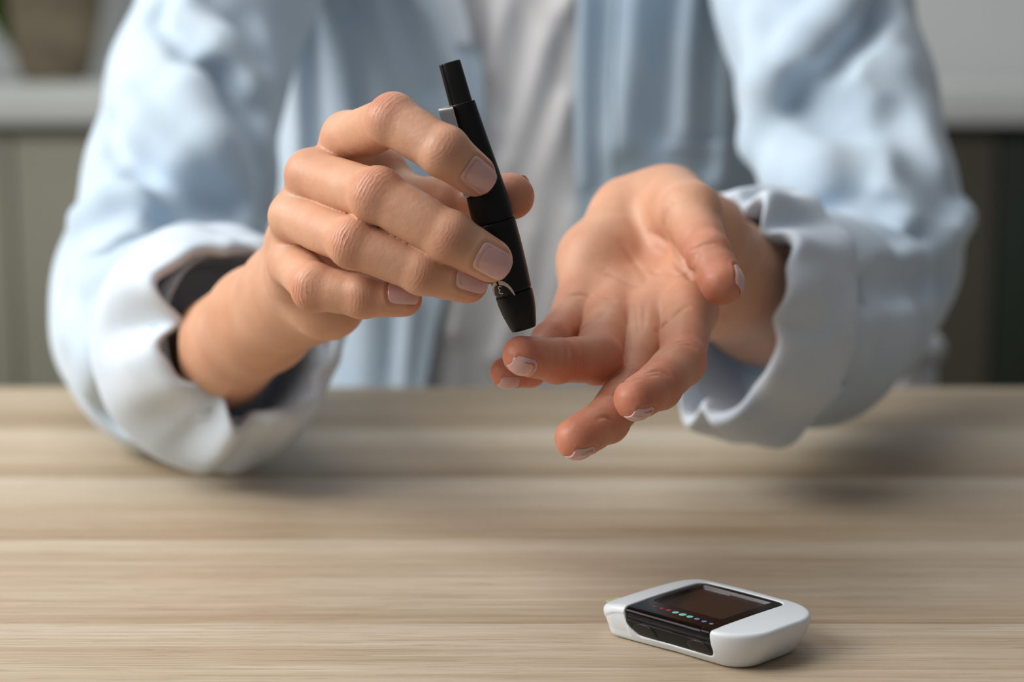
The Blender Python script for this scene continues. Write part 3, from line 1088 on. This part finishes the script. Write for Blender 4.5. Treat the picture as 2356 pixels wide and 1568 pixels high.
def sleeve(chain, lo, hi, h, cuff, folds, seed, name='sleeve'):
    G = Grid(lo, hi, h)
    P = [cpt(*c[:3]) for c in chain]; R = [c[3] for c in chain]
    for i in range(len(P) - 1):
        add_seg(G, P[i], P[i + 1], R[i], R[i + 1], 18)
    # low wandering undulation of the cloth
    X = G.ax[0][:, None, None]; Y = G.ax[1][None, :, None]; Z = G.ax[2][None, None, :]
    rs = np.random.RandomState(seed)
    und = 0
    for _ in range(7):
        k = rs.normal(size=3); k = k / np.linalg.norm(k) * rs.uniform(0.045, 0.10)
        und = und + np.sin(k[0] * X + k[1] * Y + k[2] * Z + rs.uniform(0, 6.28)) * 0.55
    G.f = (G.f + und).astype(np.float32)
    for pts, r, k, s in folds:
        s = s * 1.6; r = r * 1.15
        H = []
        for q in pts:
            p = G.hit(*q)
            if p is not None:
                n = G.grad(p[None])[0]
                H.append((p, n))
        for (p0, n0), (p1, n1) in zip(H[:-1], H[1:]):
            if np.linalg.norm(p1 - p0) > 90: continue
            if s > 0:      # ridge
                add_seg(G, p0 - n0 * (r - s), p1 - n1 * (r - s), r, r, k)
            else:          # valley
                add_seg(G, p0 + n0 * (r + s), p1 + n1 * (r + s), r, r, k, sub=True)
    # rest on the table
    G.f = smax(G.f, (TBL_Y(Z) + 1.0 - Y) * 1.0 + 0 * X, 5).astype(np.float32)
    # open the end for the arm
    c, a, r1, r2, e1, e2 = cuff
    depth = 70
    sl, X, Y, Z = G.block(c - 140, c + 140)
    u = (X - c[0]) * a[0] + (Y - c[1]) * a[1] + (Z - c[2]) * a[2]
    x = (X - c[0]) * e1[0] + (Y - c[1]) * e1[1] + (Z - c[2]) * e1[2]
    y = (X - c[0]) * e2[0] + (Y - c[1]) * e2[1] + (Z - c[2]) * e2[2]
    rad = np.sqrt((x / (r1 - 5)) ** 2 + (y / (r2 - 5)) ** 2)
    hole = np.maximum((rad - 1) * min(r1, r2), -(u + depth))
    G.f[sl] = smax(G.f[sl], -hole, 4)
    G.f[sl] = smax(G.f[sl], u + 4, 4)          # nothing in front of the cuff end
    V, Q = surface_nets(G.f, G.lo, G.h)
    V = relax(V, Q, 2, 0.5)
    return G, V, Q


def frame(a, up=(0, 1, 0)):
    a = norm(a); e1 = norm(np.cross(up, a)); e2 = np.cross(a, e1)
    return a, e1, e2


def cuff_mesh(c, a, e1, e2, r1, r2, length, flare, seed, ctrl=None, lip=6.0, roll2=0.45):
    """a turned-back cuff: cloth runs out of the sleeve, rolls over at the rim and lies back over it"""
    rs = np.random.RandomState(seed)
    nt = 220
    th = np.linspace(0, 2 * np.pi, nt, endpoint=False)
    ph = rs.uniform(0, 6.28, 12)
    wr = sum(rs.uniform(0.4, 1.0) * np.sin(k * th + ph[i]) for i, k in enumerate((2, 3, 5, 7, 10, 14))) * 1.15
    wa = sum(rs.uniform(0.4, 1.0) * np.sin(k * th + ph[i + 6]) for i, k in enumerate((2, 4, 5, 8, 12, 3))) * 1.8
    # profile (offset outwards, along axis): inner wall -> rim roll -> outer wall -> second fold -> tuck
    prof = [(-7.5, -62, 0.2), (-6.5, -45, 0.5), (-6.0, -28, 0.8), (-6.0, -14, 1), (-5.6, -6, 1.1), (-4.2, -1.5, 1.2), (-1.8, 0.6, 1.2), (0.8, 0.2, 1.2), (2.6, -2.5, 1.1),
            (3.6, -7, 1.0), (4.3, -length * 0.3, 1.3), (5.0, -length * 0.55, 1.5), (5.8, -length * 0.8, 1.2), (6.2, -length * 0.94, 0.9), (5.6, -length * 1.0, 0.8), (3.4, -length * 1.01, 0.7), (-1.0, -length * 0.97, 0.5)]
    V = []
    for k, (o, u, w) in enumerate(prof):
        s = max(0.0, -u) / length
        loc = wr * w * (1 + 0.8 * np.sin(3 * s + ph[0])) + 0.8 * w * np.sin(9 * th + 4 * s + ph[1]) * np.sin(2 * th + ph[3])
        extra = np.zeros(nt)
        if ctrl:
            for t0, tw, dr, s0 in ctrl:
                dth = np.angle(np.exp(1j * (th - t0)))
                extra += dr * np.exp(-(dth / tw) ** 2) * math.exp(-((s - s0) / 0.6) ** 2)
        R1 = r1 + o + flare * s + loc + extra; R2 = r2 + o + flare * s + loc + extra
        ua = u + wa * (1.0 if u > -20 else 0.6)
        V.append(c + np.outer(R1 * np.cos(th), e1) + np.outer(R2 * np.sin(th), e2) + np.outer(ua, a))
    V = np.array(V)
    # finer along the profile
    m = len(prof); tt = np.linspace(0, m - 1, m * 3)
    i0 = np.floor(tt).astype(int).clip(0, m - 2); f = (tt - i0)[:, None, None]
    V = V[i0] * (1 - f) + V[i0 + 1] * f
    for _ in range(2): V[1:-1] = (V[:-2] + 2 * V[1:-1] + V[2:]) / 4
    m = len(V)
    V = V.reshape(-1, 3)
    y = TBL_Y(V[:, 2]) + 0.8
    V[:, 1] = np.where(V[:, 1] < y, y, V[:, 1])
    i, j = np.meshgrid(np.arange(nt), np.arange(m - 1))
    a0 = (j * nt + i).ravel(); a1 = (j * nt + (i + 1) % nt).ravel()
    Q = np.stack([a0, a1, a1 + nt, a0 + nt], 1)
    j = m - 1
    a0 = j * nt + np.arange(nt); a1 = j * nt + (np.arange(nt) + 1) % nt
    return V, Q


SLV_A = dict(
    chain=[(548, 778, 912, 47), (470, 790, 960, 55), (408, 775, 1010, 58), (345, 755, 1066, 51), (365, 640, 1085, 54), (415, 420, 1110, 52), (455, 190, 1135, 50), (530, -40, 1160, 50), (640, -230, 1200, 58)],
    folds=[
        ([(235, 580), (300, 540), (400, 500), (500, 470)], 9, 10, -7),
        ([(190, 500), (240, 470), (330, 440), (420, 420)], 10, 8, 5),
        ([(250, 270), (270, 320), (330, 370), (420, 430), (540, 470)], 10, 9, -6),
        ([(370, 30), (440, 100), (520, 170), (590, 240)], 9, 9, -6),
        ([(480, 10), (560, 60), (600, 130)], 9, 9, -6),
        ([(420, 40), (500, 110), (580, 180)], 10, 8, 4),
        ([(500, 190), (560, 290), (610, 400), (630, 480)], 11, 9, -7),
        ([(440, 200), (500, 320), (570, 430)], 12, 10, 4),
        ([(280, 230), (320, 310), (400, 370)], 10, 9, 4),
        ([(180, 620), (230, 640), (300, 600), (380, 560)], 10, 9, 4),
        ([(250, 900), (240, 960), (290, 990)], 9, 8, -6),
        ([(300, 860), (310, 940), (350, 1010)], 9, 9, -3),
        ([(160, 760), (220, 820), (230, 900)], 12, 9, 3),
    ])
SLV_B = dict(
    chain=[(1668, 706, 902, 47), (1760, 712, 930, 50), (1860, 730, 980, 53), (1932, 718, 1040, 47), (1990, 648, 1078, 42), (2012, 590, 1085, 46), (1975, 460, 1100, 53), (1925, 230, 1120, 55), (1870, 0, 1150, 56), (1800, -200, 1190, 62)],
    folds=[
        ([(1880, 470), (1950, 460), (2040, 485), (2130, 530), (2190, 550)], 8, 8, -8),
        ([(1860, 500), (1960, 490), (2060, 520), (2150, 545)], 9, 8, 4),
        ([(2210, 500), (2170, 540), (2100, 545)], 10, 8, 6),
        ([(1830, 195), (1900, 140), (1980, 60), (2030, 0)], 10, 9, -8),
        ([(1780, 170), (1850, 110), (1930, 30), (1960, -20)], 11, 9, 6),
        ([(1850, 240), (1930, 260), (1990, 310), (1960, 380)], 13, 12, -7),
        ([(2080, 160), (2120, 270), (2150, 380)], 12, 10, 4),
        ([(2060, 280), (2110, 380), (2170, 470)], 9, 9, -4),
        ([(1760, 330), (1800, 390), (1900, 400), (1990, 380)], 14, 12, 5),
        ([(2130, 560), (2170, 640), (2200, 720)], 10, 9, -6),
        ([(2000, 650), (2080, 610), (2130, 590)], 8, 8, 4),
        ([(1990, 670), (2060, 650), (2130, 640)], 9, 9, -4),
        ([(1730, 60), (1740, 200), (1720, 330)], 10, 9, 4),
    ])
aA, e1A, e2A = frame((0.43, 0.14, -0.89)); cA = cpt(577, 757, 888)
aB, e1B, e2B = frame((-0.66, 0.12, -0.74)); cB = cpt(1648, 703, 884)
GSA, V, Q = sleeve(SLV_A['chain'], (-330, -110, 830), (-90, 320, 1290), 2.6, (cA, aA, 43, 46, e1A, e2A), SLV_A['folds'], 3)
link('sleeve', mesh_np('sleeve', V, Q, M['shirt']), shirt)
GSB, V, Q = sleeve(SLV_B['chain'], (75, -110, 830), (330, 320, 1290), 2.6, (cB, aB, 42, 54, e1B, e2B), SLV_B['folds'], 5)
link('sleeve', mesh_np('sleeve', V, Q, M['shirt']), shirt)
V, Q = cuff_mesh(cA, aA, e1A, e2A, 43, 46, 62, 13, 11, ctrl=[(0.08, .15, -7, 0), (0.42, .25, 3.5, 0), (-0.35, .2, 3, 0.3), (-1.1, .14, -6, 0), (-1.55, .10, -5, 0.5), (-1.9, .12, -4, 0.3), (1.25, .14, -5, 0), (0.95, .15, 3, 0.2)])
link('cuff', mesh_np('cuff', V, Q, M['cuff']), shirt, label='pale turned-back cuff')
V, Q = cuff_mesh(cB, aB, e1B, e2B, 42, 54, 44, 4, 23, ctrl=[(1.85, .10, -7, 0), (2.1, .12, 5, 0), (2.35, .10, -6, 0), (2.65, .12, 4, 0), (-1.0, .10, -7, 0), (-0.8, .10, 5, 0), (-1.25, .12, 5, 0), (-1.5, .10, -6, 0), (3.3, .14, -4, 0)])
link('cuff', mesh_np('cuff', V, Q, M['cuff']), shirt, label='pale turned-back cuff')
print('shirt', round(time.time() - T0, 1))
# ------------------------------------------------------------------ lancing pen
pen = bpy.data.objects.new('lancing_pen', None); COL.objects.link(pen)
PT = cpt(1034, 143, 684.5); PB = cpt(1206, 758, 696.5)
pt = norm(PB - PT); PL = np.linalg.norm(PB - PT)
py_ = norm(np.array([0, 0, 1.0]) - pt * pt[2])       # away from the camera
px_ = np.cross(py_, pt); px_ = px_ if px_[0] > 0 else -px_
pen.location = tuple(c2w(PB))
pen['label'] = 'slim black finger-pricking pen with steel clip, upright in the hand above the fingertip'
pen['category'] = 'lancing pen'
bpy.context.view_layer.update()
MM = PL / 638.0        # mm per photo pixel along the pen


def pcam(x, y, s):
    """pen local (x right, y away, s along from the top; mm) to camera axes"""
    x, y, s = np.asarray(x, float), np.asarray(y, float), np.asarray(s, float)
    return PT + x[..., None] * px_ + y[..., None] * py_ + s[..., None] * pt


# half widths (mm) against distance from the top (photo px along the axis)
ST = [(0, 25.5), (100, 27.5), (101, 33), (180, 38.0), (260, 43.5), (330, 47.8), (378, 49.5), (382, 49.5), (440, 49.0), (500, 46.4), (547, 43.2), (552, 43.8), (570, 43.2), (595, 39.6), (620, 33.5), (636, 29.5)]


def half(s):
    return float(np.interp(s / MM, [a for a, _ in ST], [b for _, b in ST])) * MM


def pen_part(name, rings, mat, nt=72, exps=2.3, groove=None, parent=pen, depth=0.93, label=None, flat=None):
    """rings: (s px, radius scale or None for the profile) -> closed turned body with a squarish section"""
    V = []
    for s_px, rr in rings:
        s = s_px * MM
        r = half(s) if rr is None else rr * MM
        th = np.linspace(0, 2 * np.pi, nt, endpoint=False)
        c, sn = np.cos(th), np.sin(th)
        q = (np.abs(c) ** exps + np.abs(sn) ** exps) ** (-1 / exps)
        if groove:
            for g0, gw, gd in groove:
                d = np.angle(np.exp(1j * (th - g0)))
                q = q * (1 - gd * np.exp(-(d / gw) ** 4))
        V.append(pcam(r * q * c, -r * depth * q * sn, np.full(nt, s)))
    V = np.array(V); m = len(V)
    V = V.reshape(-1, 3)
    i, j = np.meshgrid(np.arange(nt), np.arange(m - 1))
    a = (j * nt + i).ravel(); b = (j * nt + (i + 1) % nt).ravel()
    faces = np.stack([a, b, b + nt, a + nt], 1).tolist()
    faces.append(list(range(nt))[::-1]); faces.append([(m - 1) * nt + k for k in range(nt)])
    me = bpy.data.meshes.new(name)
    me.from_pydata(c2w(V).tolist(), [], faces); me.update()
    bm = bmesh.new(); bm.from_mesh(me); bmesh.ops.recalc_face_normals(bm, faces=bm.faces); bm.to_mesh(me); bm.free()
    me.polygons.foreach_set('use_smooth', np.ones(len(me.polygons), bool))
    me.set_sharp_from_angle(angle=math.radians(38))
    me.materials.append(mat)
    return link(name, me, parent, label=label)


pen_part('plunger', [(0, 23.5), (1.2, 25.0), (3, 25.6), (50, 26.4), (112, 27.3)], M['black_satin'], exps=2.8, groove=[(math.radians(128), 0.11, 0.12)])
pen_part('barrel', [(97, 26), (97, 31.5), (98.5, 32.8), (101, 33.2)] + [(k, None) for k in range(110, 371, 20)] + [(374, None), (376.5, 48.6), (377, 44)], M['black'], exps=2.25)
pen_part('seam_ring', [(375, 46), (384, 46)], M['gap'])
lower_barrel = pen_part('lower_barrel', [(379.5, 44), (379.5, 48.2), (381.5, 49.3)] + [(k, None) for k in range(390, 541, 15)] + [(543, 43.2), (544.5, 42.0), (544.5, 36)], M['black'], exps=2.25)
pen_part('seam_ring', [(541, 40.2), (552, 40.2)], M['gap'])
pen_part('end_cap', [(548.5, 38), (548.5, 43.0), (550, 44.0)] + [(k, None) for k in range(556, 631, 7)] + [(633, 29.6), (635.5, 28.4), (636.5, 26.0), (636.2, 14), (631, 12)], M['black'], exps=2.4)


def pen_xy(px, py):
    """image position to pen local (x, s) on the plane through its axis"""
    d = cpt(px, py, 1.0); n = py_
    k = (PT @ n) / (d @ n)
    q = d * k - PT
    return q @ px_, q @ pt


def on_pen(x, s, lift=0.05, exps=2.25, depth=0.93):
    r = half(s); c = min(0.999, abs(x) / r)
    sn = (1 - c ** exps) ** (1 / exps)
    return pcam(x, -(r * depth * sn + lift), s)


def pen_decal(name, left, right, mat, parent, n=24, m=4, lift=0.06):
    """a printed strip between two image polylines, wrapped on the barrel with a little thickness"""
    def resamp(P):
        P = np.array(P, float); d = np.r_[0, np.cumsum(np.linalg.norm(np.diff(P, axis=0), axis=1))]
        t = np.linspace(0, d[-1], n); Q = np.stack([np.interp(t, d, P[:, k]) for k in (0, 1)], -1)
        for _ in range(2): Q[1:-1] = (Q[:-2] + 2 * Q[1:-1] + Q[2:]) / 4
        return Q
    a, b = resamp(left), resamp(right)
    V = []
    for lf_ in (lift, -0.05):
        for i in range(n):
            for j in range(m):
                p = a[i] + (b[i] - a[i]) * j / (m - 1)
                x, s = pen_xy(*p)
                V.append(on_pen(x, s, lf_))
    Q = []
    N = n * m
    for i in range(n - 1):
        for j in range(m - 1):
            q = [i * m + j, i * m + j + 1, (i + 1) * m + j + 1, (i + 1) * m + j]
            Q += [q, [k + N for k in q[::-1]]]
    ring = [i * m for i in range(n)] + [(n - 1) * m + j for j in range(1, m)] + [i * m + m - 1 for i in range(n - 2, -1, -1)] + [j for j in range(m - 2, 0, -1)]
    for p, q in zip(ring, ring[1:] + ring[:1]):
        Q.append([p, q, q + N, p + N])
    me = bpy.data.meshes.new(name); me.from_pydata(c2w(np.array(V)).tolist(), [], Q); me.update()
    bm = bmesh.new(); bm.from_mesh(me); bmesh.ops.recalc_face_normals(bm, faces=bm.faces); bm.to_mesh(me); bm.free()
    me.materials.append(mat)
    return link(name, me, parent)


zc = lambda P: [(1100 + x / 8.7125, 600 + y / 8.7125) for x, y in P]
pen_decal('printed_arc', zc([(392, 372), (470, 366), (570, 418), (650, 498), (702, 580), (735, 660)]),
          zc([(412, 460), (480, 456), (555, 486), (628, 548), (678, 616), (716, 662)]), M['print'], lower_barrel)
pen_decal('printed_arc', zc([(350, 385), (300, 412), (276, 480), (286, 570), (310, 640), (332, 708)]),
          zc([(374, 465), (330, 492), (316, 530), (322, 590), (332, 640), (350, 710)]), M['print'], lower_barrel, lift=0.07)
pen_decal('depth_window', zc([(450, 470), (400, 475), (358, 520), (350, 600), (362, 680), (372, 745)]),
          zc([(470, 470), (560, 500), (630, 565), (676, 630), (700, 680), (705, 690)]), M['black_satin'], lower_barrel, lift=0.02)
# the depth number, printed upside down on the pen
th3 = [(455, 492), (430, 484), (404, 494), (396, 522), (412, 548), (440, 556)], [(440, 558), (414, 570), (412, 604), (434, 628), (464, 632), (493, 622)]
for stroke in th3:
    P = np.array(stroke, float)
    d = np.gradient(P, axis=0); d /= np.linalg.norm(d, axis=1, keepdims=True); nn = np.stack([-d[:, 1], d[:, 0]], -1) * 10
    pen_decal('printed_number', zc(P + nn), zc(P - nn), M['print'], lower_barrel, n=20, m=3, lift=0.09)

# steel clip and the white button under the index finger
def strip_mesh(name, path, wid, thick, wdir, mat, parent, up):
    """a flat bent strip: path in camera axes"""
    P = np.array(path, float); n = len(P)
    T = np.gradient(P, axis=0); T /= np.linalg.norm(T, axis=1, keepdims=True)
    V = []
    for i in range(n):
        w = norm(wdir - T[i] * (wdir @ T[i])); nrm = np.cross(T[i], w)
        wi = wid[i] if hasattr(wid, '__len__') else wid
        for a, b in ((-1, -1), (1, -1), (1, 1), (-1, 1)):
            V.append(P[i] + w * a * wi / 2 + nrm * b * thick / 2)
    bm = bmesh.new(); vs = [bm.verts.new(tuple(c)) for c in c2w(np.array(V))]
    for i in range(n - 1):
        for k in range(4):
            bm.faces.new((vs[i * 4 + k], vs[i * 4 + (k + 1) % 4], vs[(i + 1) * 4 + (k + 1) % 4], vs[(i + 1) * 4 + k]))
    bm.faces.new(vs[:4][::-1]); bm.faces.new(vs[-4:])
    bmesh.ops.recalc_face_normals(bm, faces=bm.faces)
    bmesh.ops.bevel(bm, geom=[e for e in bm.edges if e.calc_length() > 0 and len(e.link_faces) == 2 and e.calc_face_angle(0) > 0.9], offset=0.00018, segments=2, affect='EDGES')
    return bm_obj(name, bm, mat, parent)


cl = []
for s, y in [(100, -1.0), (97.5, -3.2), (97, -4.6), (98.5, -6.0), (102, -6.8), (112, -7.2), (160, -7.8), (220, -8.3), (270, -8.4), (300, -7.8)]:
    xc = -np.interp(s, [97, 300], [5.9, 6.0])
    cl.append(pcam(xc, y * 0.94, s * MM))
strip_mesh('clip', cl, [5.0, 5.2, 5.4, 5.5, 5.5, 5.5, 5.4, 5.2, 4.8, 4.2], 0.55, px_ + 0.25 * py_, M['steel'], pen, None)
bm = bmesh.new()
bmesh.ops.create_uvsphere(bm, u_segments=32, v_segments=20, radius=1)
bc = pcam(*[np.float64(v) for v in (pen_xy(1073, 441)[0], -4.6, pen_xy(1073, 441)[1])])
for v in bm.verts:
    v.co = Vector(c2w(bc + px_ * v.co.x * 2.1 + py_ * v.co.y * 1.9 + pt * v.co.z * 2.0))
bm_obj('release_button', bm, M['pearl'], pen, label='small white release button')

# ------------------------------------------------------------------ glucose meter
mt = bpy.data.objects.new('glucose_meter', None); COL.objects.link(mt)
MC = np.array([0.0713, 0.6675, 0.750]); MA = math.radians(-45.4)
MU = np.array([math.cos(MA), math.sin(MA), 0]); MV = np.array([-MU[1], MU[0], 0])
mt.location = tuple(MC)
mt['label'] = 'white glucose meter with black screen and coloured dots lying on the table'; mt['category'] = 'glucose meter'
bpy.context.view_layer.update()


def m2w(P):
    P = np.asarray(P, float) * np.array([1, 1, 1.14]) / 1000.0
    return MC + P[..., :1] * MU + P[..., 1:2] * MV + P[..., 2:3] * np.array([0, 0, 1.0])


def rrect(U, V, u0, u1, v0, v1, r):
    cu, cv = (u0 + u1) / 2, (v0 + v1) / 2
    a = np.abs(U - cu) - (u1 - u0) / 2 + r; b = np.abs(V - cv) - (v1 - v0) / 2 + r
    return np.sqrt(np.maximum(a, 0) ** 2 + np.maximum(b, 0) ** 2) + np.minimum(np.maximum(a, b), 0) - r


def meter_mesh(name, fn, h, mat, parent=mt, lo=(-41, -25, -0.5), hi=(38, 31, 15), label=None, it=1):
    ax = [np.arange(lo[i], hi[i] + h, h, dtype=np.float32) for i in range(3)]
    U, V, Z = ax[0][:, None, None], ax[1][None, :, None], ax[2][None, None, :]
    f = fn(U, V, Z).astype(np.float32) + np.zeros((len(ax[0]), len(ax[1]), len(ax[2])), np.float32)
    Vv, Q = surface_nets(f, np.array(lo, float), h)
    Vv = relax(Vv, Q, it, 0.5)
    return link(name, mesh_np(name, m2w(Vv), Q, mat, world=True), parent, label=label)


def m_body(U, V, Z):
    rc = np.where(U > 0, 17.0, 11.5)
    # gently bowed long outline
    bow = 0.0010 * U * U
    d2 = rrect(U, V, -38.5, 37.0, -22.4, 27.2, rc) + bow - 0.5
    t = np.clip(1 - Z / 12.5, 0, 1)
    side = d2 + (7.5 - 3.2 * np.clip(-U / 30, 0, 1)) * t ** 1.9
    top = Z - (13.6 - 0.0005 * (U - 3) ** 2 - 0.0007 * (V - 2) ** 2 - np.clip((-19 - U) / 19, 0, 1) ** 1.8 * 3.6)
    k = np.where(U > 16, 1.6, 2.6) + 0 * V
    b = smax(side * 0.9, top, k)
    return smax(b, 0.15 - Z, 1.2)


BZ = dict(u0=-20.0, u1=20.2, v1=22.6)


def cut_top(U, V, Z, g=0.0):
    return np.maximum(rrect(U, V, BZ['u0'] - g, BZ['u1'] + g, -60, BZ['v1'] + g, 4.0), 10.2 - g - Z)


def cut_side(U, V, Z, g=0.0):
    a = rrect(U, Z, BZ['u0'] - g, BZ['u1'] + g, 3.6 - g, 40, 3.4)
    # lower left corner sweeps in a wider curve
    s = (U - BZ['u0'] + g) * 0.0
    b = 8.0 - np.sqrt(np.clip(U - (BZ['u0'] - g), 0, 9) * 9) * 1.0
    return np.maximum(np.maximum(a, (b * 0.75 + 2.6 - g - Z) * 0.6), V + 13.5 - g)


def housing(U, V, Z):
    b = m_body(U, V, Z)
    # side plates set back a hair below the rim
    rim = 10.6 - np.clip((-20 - U) / 15, 0, 1) ** 2 * 5.5
    b = np.where((Z < rim) & (V < -4), b + 0.30 * np.clip((rim - Z) / 0.35, 0, 1) * np.clip((-19.5 - U) / 1.0, 0, 1) * np.clip((Z - 1.5) / 2, 0, 1), b)
    c = np.minimum(cut_top(U, V, Z, 0.12), cut_side(U, V, Z, 0.12))
    return smax(b, -c, 0.5)


meter_mesh('housing', housing, 0.36, M['white'])
M['glass_black'] = simple('glossy_black_bezel', (0.0040, 0.0028, 0.0024), 0.16, 0.12, var=0.05)
M['panel'] = simple('matt_black_side', (0.009, 0.009, 0.009), 0.45, 0.2, var=0.08)
M['lcd'] = simple('dark_brown_display', (0.014, 0.0085, 0.0062), 0.3, 0.1, var=0.05)
M['edge_highlight'] = simple('grey_edge_highlight', lin(165, 168, 174), 0.4, 0.4, var=0.1)  # pale grey puts the lit far edge of the screen into colour
SCR = (-16.8, 15.2, -9.5, 20.2)


def bezel(U, V, Z):
    b = m_body(U, V, Z) + 0.25
    c = np.maximum(rrect(U, V, BZ['u0'], BZ['u1'], -60, BZ['v1'], 4.0), 10.8 - Z)
    d = smax(b, c, 0.3)
    scr = np.maximum(rrect(U, V, SCR[0], SCR[1], SCR[2], SCR[3], 1.2), 12.0 - Z)
    return np.maximum(d, -scr)


meter_mesh('display_bezel', bezel, 0.22, M['glass_black'], lo=(-22, -25, 9), hi=(22, 25, 15))


def panel(U, V, Z):
    b = m_body(U, V, Z) + 0.40
    d = smax(b, np.maximum(cut_side(U, V, Z, 0.0), Z - 11.0), 0.3)
    for z in (10.3, 8.9):
        g = np.maximum(np.abs(Z - z) - 0.28, -(b + 0.55))
        d = np.maximum(d, -g)
    return d


meter_mesh('button_panel', panel, 0.22, M['panel'], lo=(-22, -25, 2.5), hi=(22, -11, 12))


def side_button(uc, zc_, ru, rz):
    def fn(U, V, Z):
        b = m_body(U, V, Z)
        e = np.sqrt(((U - uc) / ru) ** 2 + ((Z - zc_) / rz) ** 2) - 1
        return smax(smax(b + 0.02, e * rz, 0.6), cut_side(U, V, Z, -0.4), 0.3)
    return fn


for uc, zc_, ru, rz in ((-11.6, 5.6, 6.0, 2.9), (14.0, 6.0, 5.5, 2.5)):
    bt = meter_mesh('side_button', side_button(uc, zc_, ru, rz), 0.25, M['black_satin'], lo=(uc - 7, -25, 2), hi=(uc + 7, -13, 10))

# display, pale strips painting in its far-edge highlights, and the glass over it
def mbox(name, u0, u1, v0, v1, z0, z1, mat, parent=mt, **kw):
    bm = bmesh.new()
    vs = [bm.verts.new(tuple(m2w((u, v, z)))) for z in (z0, z1) for u, v in ((u0, v0), (u1, v0), (u1, v1), (u0, v1))]
    for q in ((3, 2, 1, 0), (4, 5, 6, 7), (0, 1, 5, 4), (1, 2, 6, 5), (2, 3, 7, 6), (3, 0, 4, 7)):
        bm.faces.new([vs[i] for i in q])
    return bm_obj(name, bm, mat, parent, smooth=False, **kw)


u0, u1, v0, v1 = SCR
disp = mbox('display', u0 + 0.1, u1 - 0.1, v0 + 0.1, v1 - 0.1, 11.7, 12.12, M['lcd'])
mbox('display_line', u0 + 0.4, u1 - 0.3, v1 - 1.5, v1 - 0.2, 12.12, 12.80, M['edge_highlight'], disp)
mbox('display_line', u0 + 2.0, u0 + 14, v1 - 2.9, v1 - 2.1, 12.12, 12.3, M['edge_highlight'], disp)
mbox('display_line', u0 + 0.3, u0 + 0.6, v0 + 1.0, v1 - 1.0, 12.12, 12.3, M['panel'], disp)
mbox('display_line', u0 + 3.0, u1 - 3, v1 - 6.0, v1 - 5.2, 12.12, 12.2, M['panel'], disp)
gm = NT('clear_glass'); gm.b.inputs['Transmission Weight'].default_value = 1.0
gm.b.inputs['Roughness'].default_value = 0.03; gm.b.inputs['IOR'].default_value = 1.12
gm.l(gm.ramp(gm.noise(gm.coord(), 30), [(0.3, (0.93, 0.92, 0.90)), (0.7, (0.96, 0.95, 0.94))]), gm.b.inputs['Base Color'])
mbox('glass_pane', u0 + 0.02, u1 - 0.02, v0 + 0.02, v1 - 0.02, 12.90, 13.08, gm.m)
# coloured dots beside the screen
cd = {'dot_red': lin(150, 40, 70), 'dot_teal': lin(120, 200, 190), 'dot_blue': lin(105, 125, 180)}
for k in cd: M[k] = simple(k, cd[k], 0.4, 0.4, var=0.03)


def tab_uv(px, py, z):
    d = np.array([(px - 1178) / F_PX, CP + (784 - py) / F_PX * SP, -SP + (784 - py) / F_PX * CP])
    t = ((MC[2] * 1000 + z) - CAM_H) / d[2]
    P = np.array([0, 0, CAM_H]) + d * t - MC * 1000
    return float(P @ MU), float(P @ MV)


for x, y, w, k in [(657, 431, 32, 'dot_red'), (725, 450, 42, 'dot_red'), (792, 469, 50, 'dot_red'), (860, 491, 62, 'dot_teal'), (929, 512, 70, 'dot_teal'),
                   (998, 532, 62, 'dot_teal'), (1067, 553, 52, 'dot_blue'), (1137, 576, 46, 'dot_blue'), (1206, 598, 38, 'dot_blue')]:
    u, v = tab_uv(1350 + x / 4.207, 1290 + y / 4.207, 15.2)
    r = w / 4.207 / 2 / 5.9
    zt = 13.6 - 0.0005 * (u - 3) ** 2 - 0.0007 * (v - 2) ** 2 - 0.25
    bm = bmesh.new(); rg = []
    for z, rr in ((zt - 0.1, r), (zt + 0.035, r), (zt + 0.045, r * 0.93)):
        rg.append([bm.verts.new(tuple(m2w((u + rr * math.cos(a), v + rr * math.sin(a), z)))) for a in np.linspace(0, 2 * math.pi, 24, endpoint=False)])
    for a, b in zip(rg[:-1], rg[1:]):
        for i in range(24): bm.faces.new((a[i], a[(i + 1) % 24], b[(i + 1) % 24], b[i]))
    bm.faces.new(rg[-1]); bm.faces.new(rg[0][::-1])
    bm_obj('dot', bm, M[k], mt)
# clear lip of the strip slot at the far left end
M['strip'] = simple('pale_green_strip', lin(190, 196, 130), 0.3, 0.5, var=0.05)
mbox('strip_slot_lip', -39.6, -35, -11, -4, 8.6, 8.9, M['strip'])
print('done', round(time.time() - T0, 1))
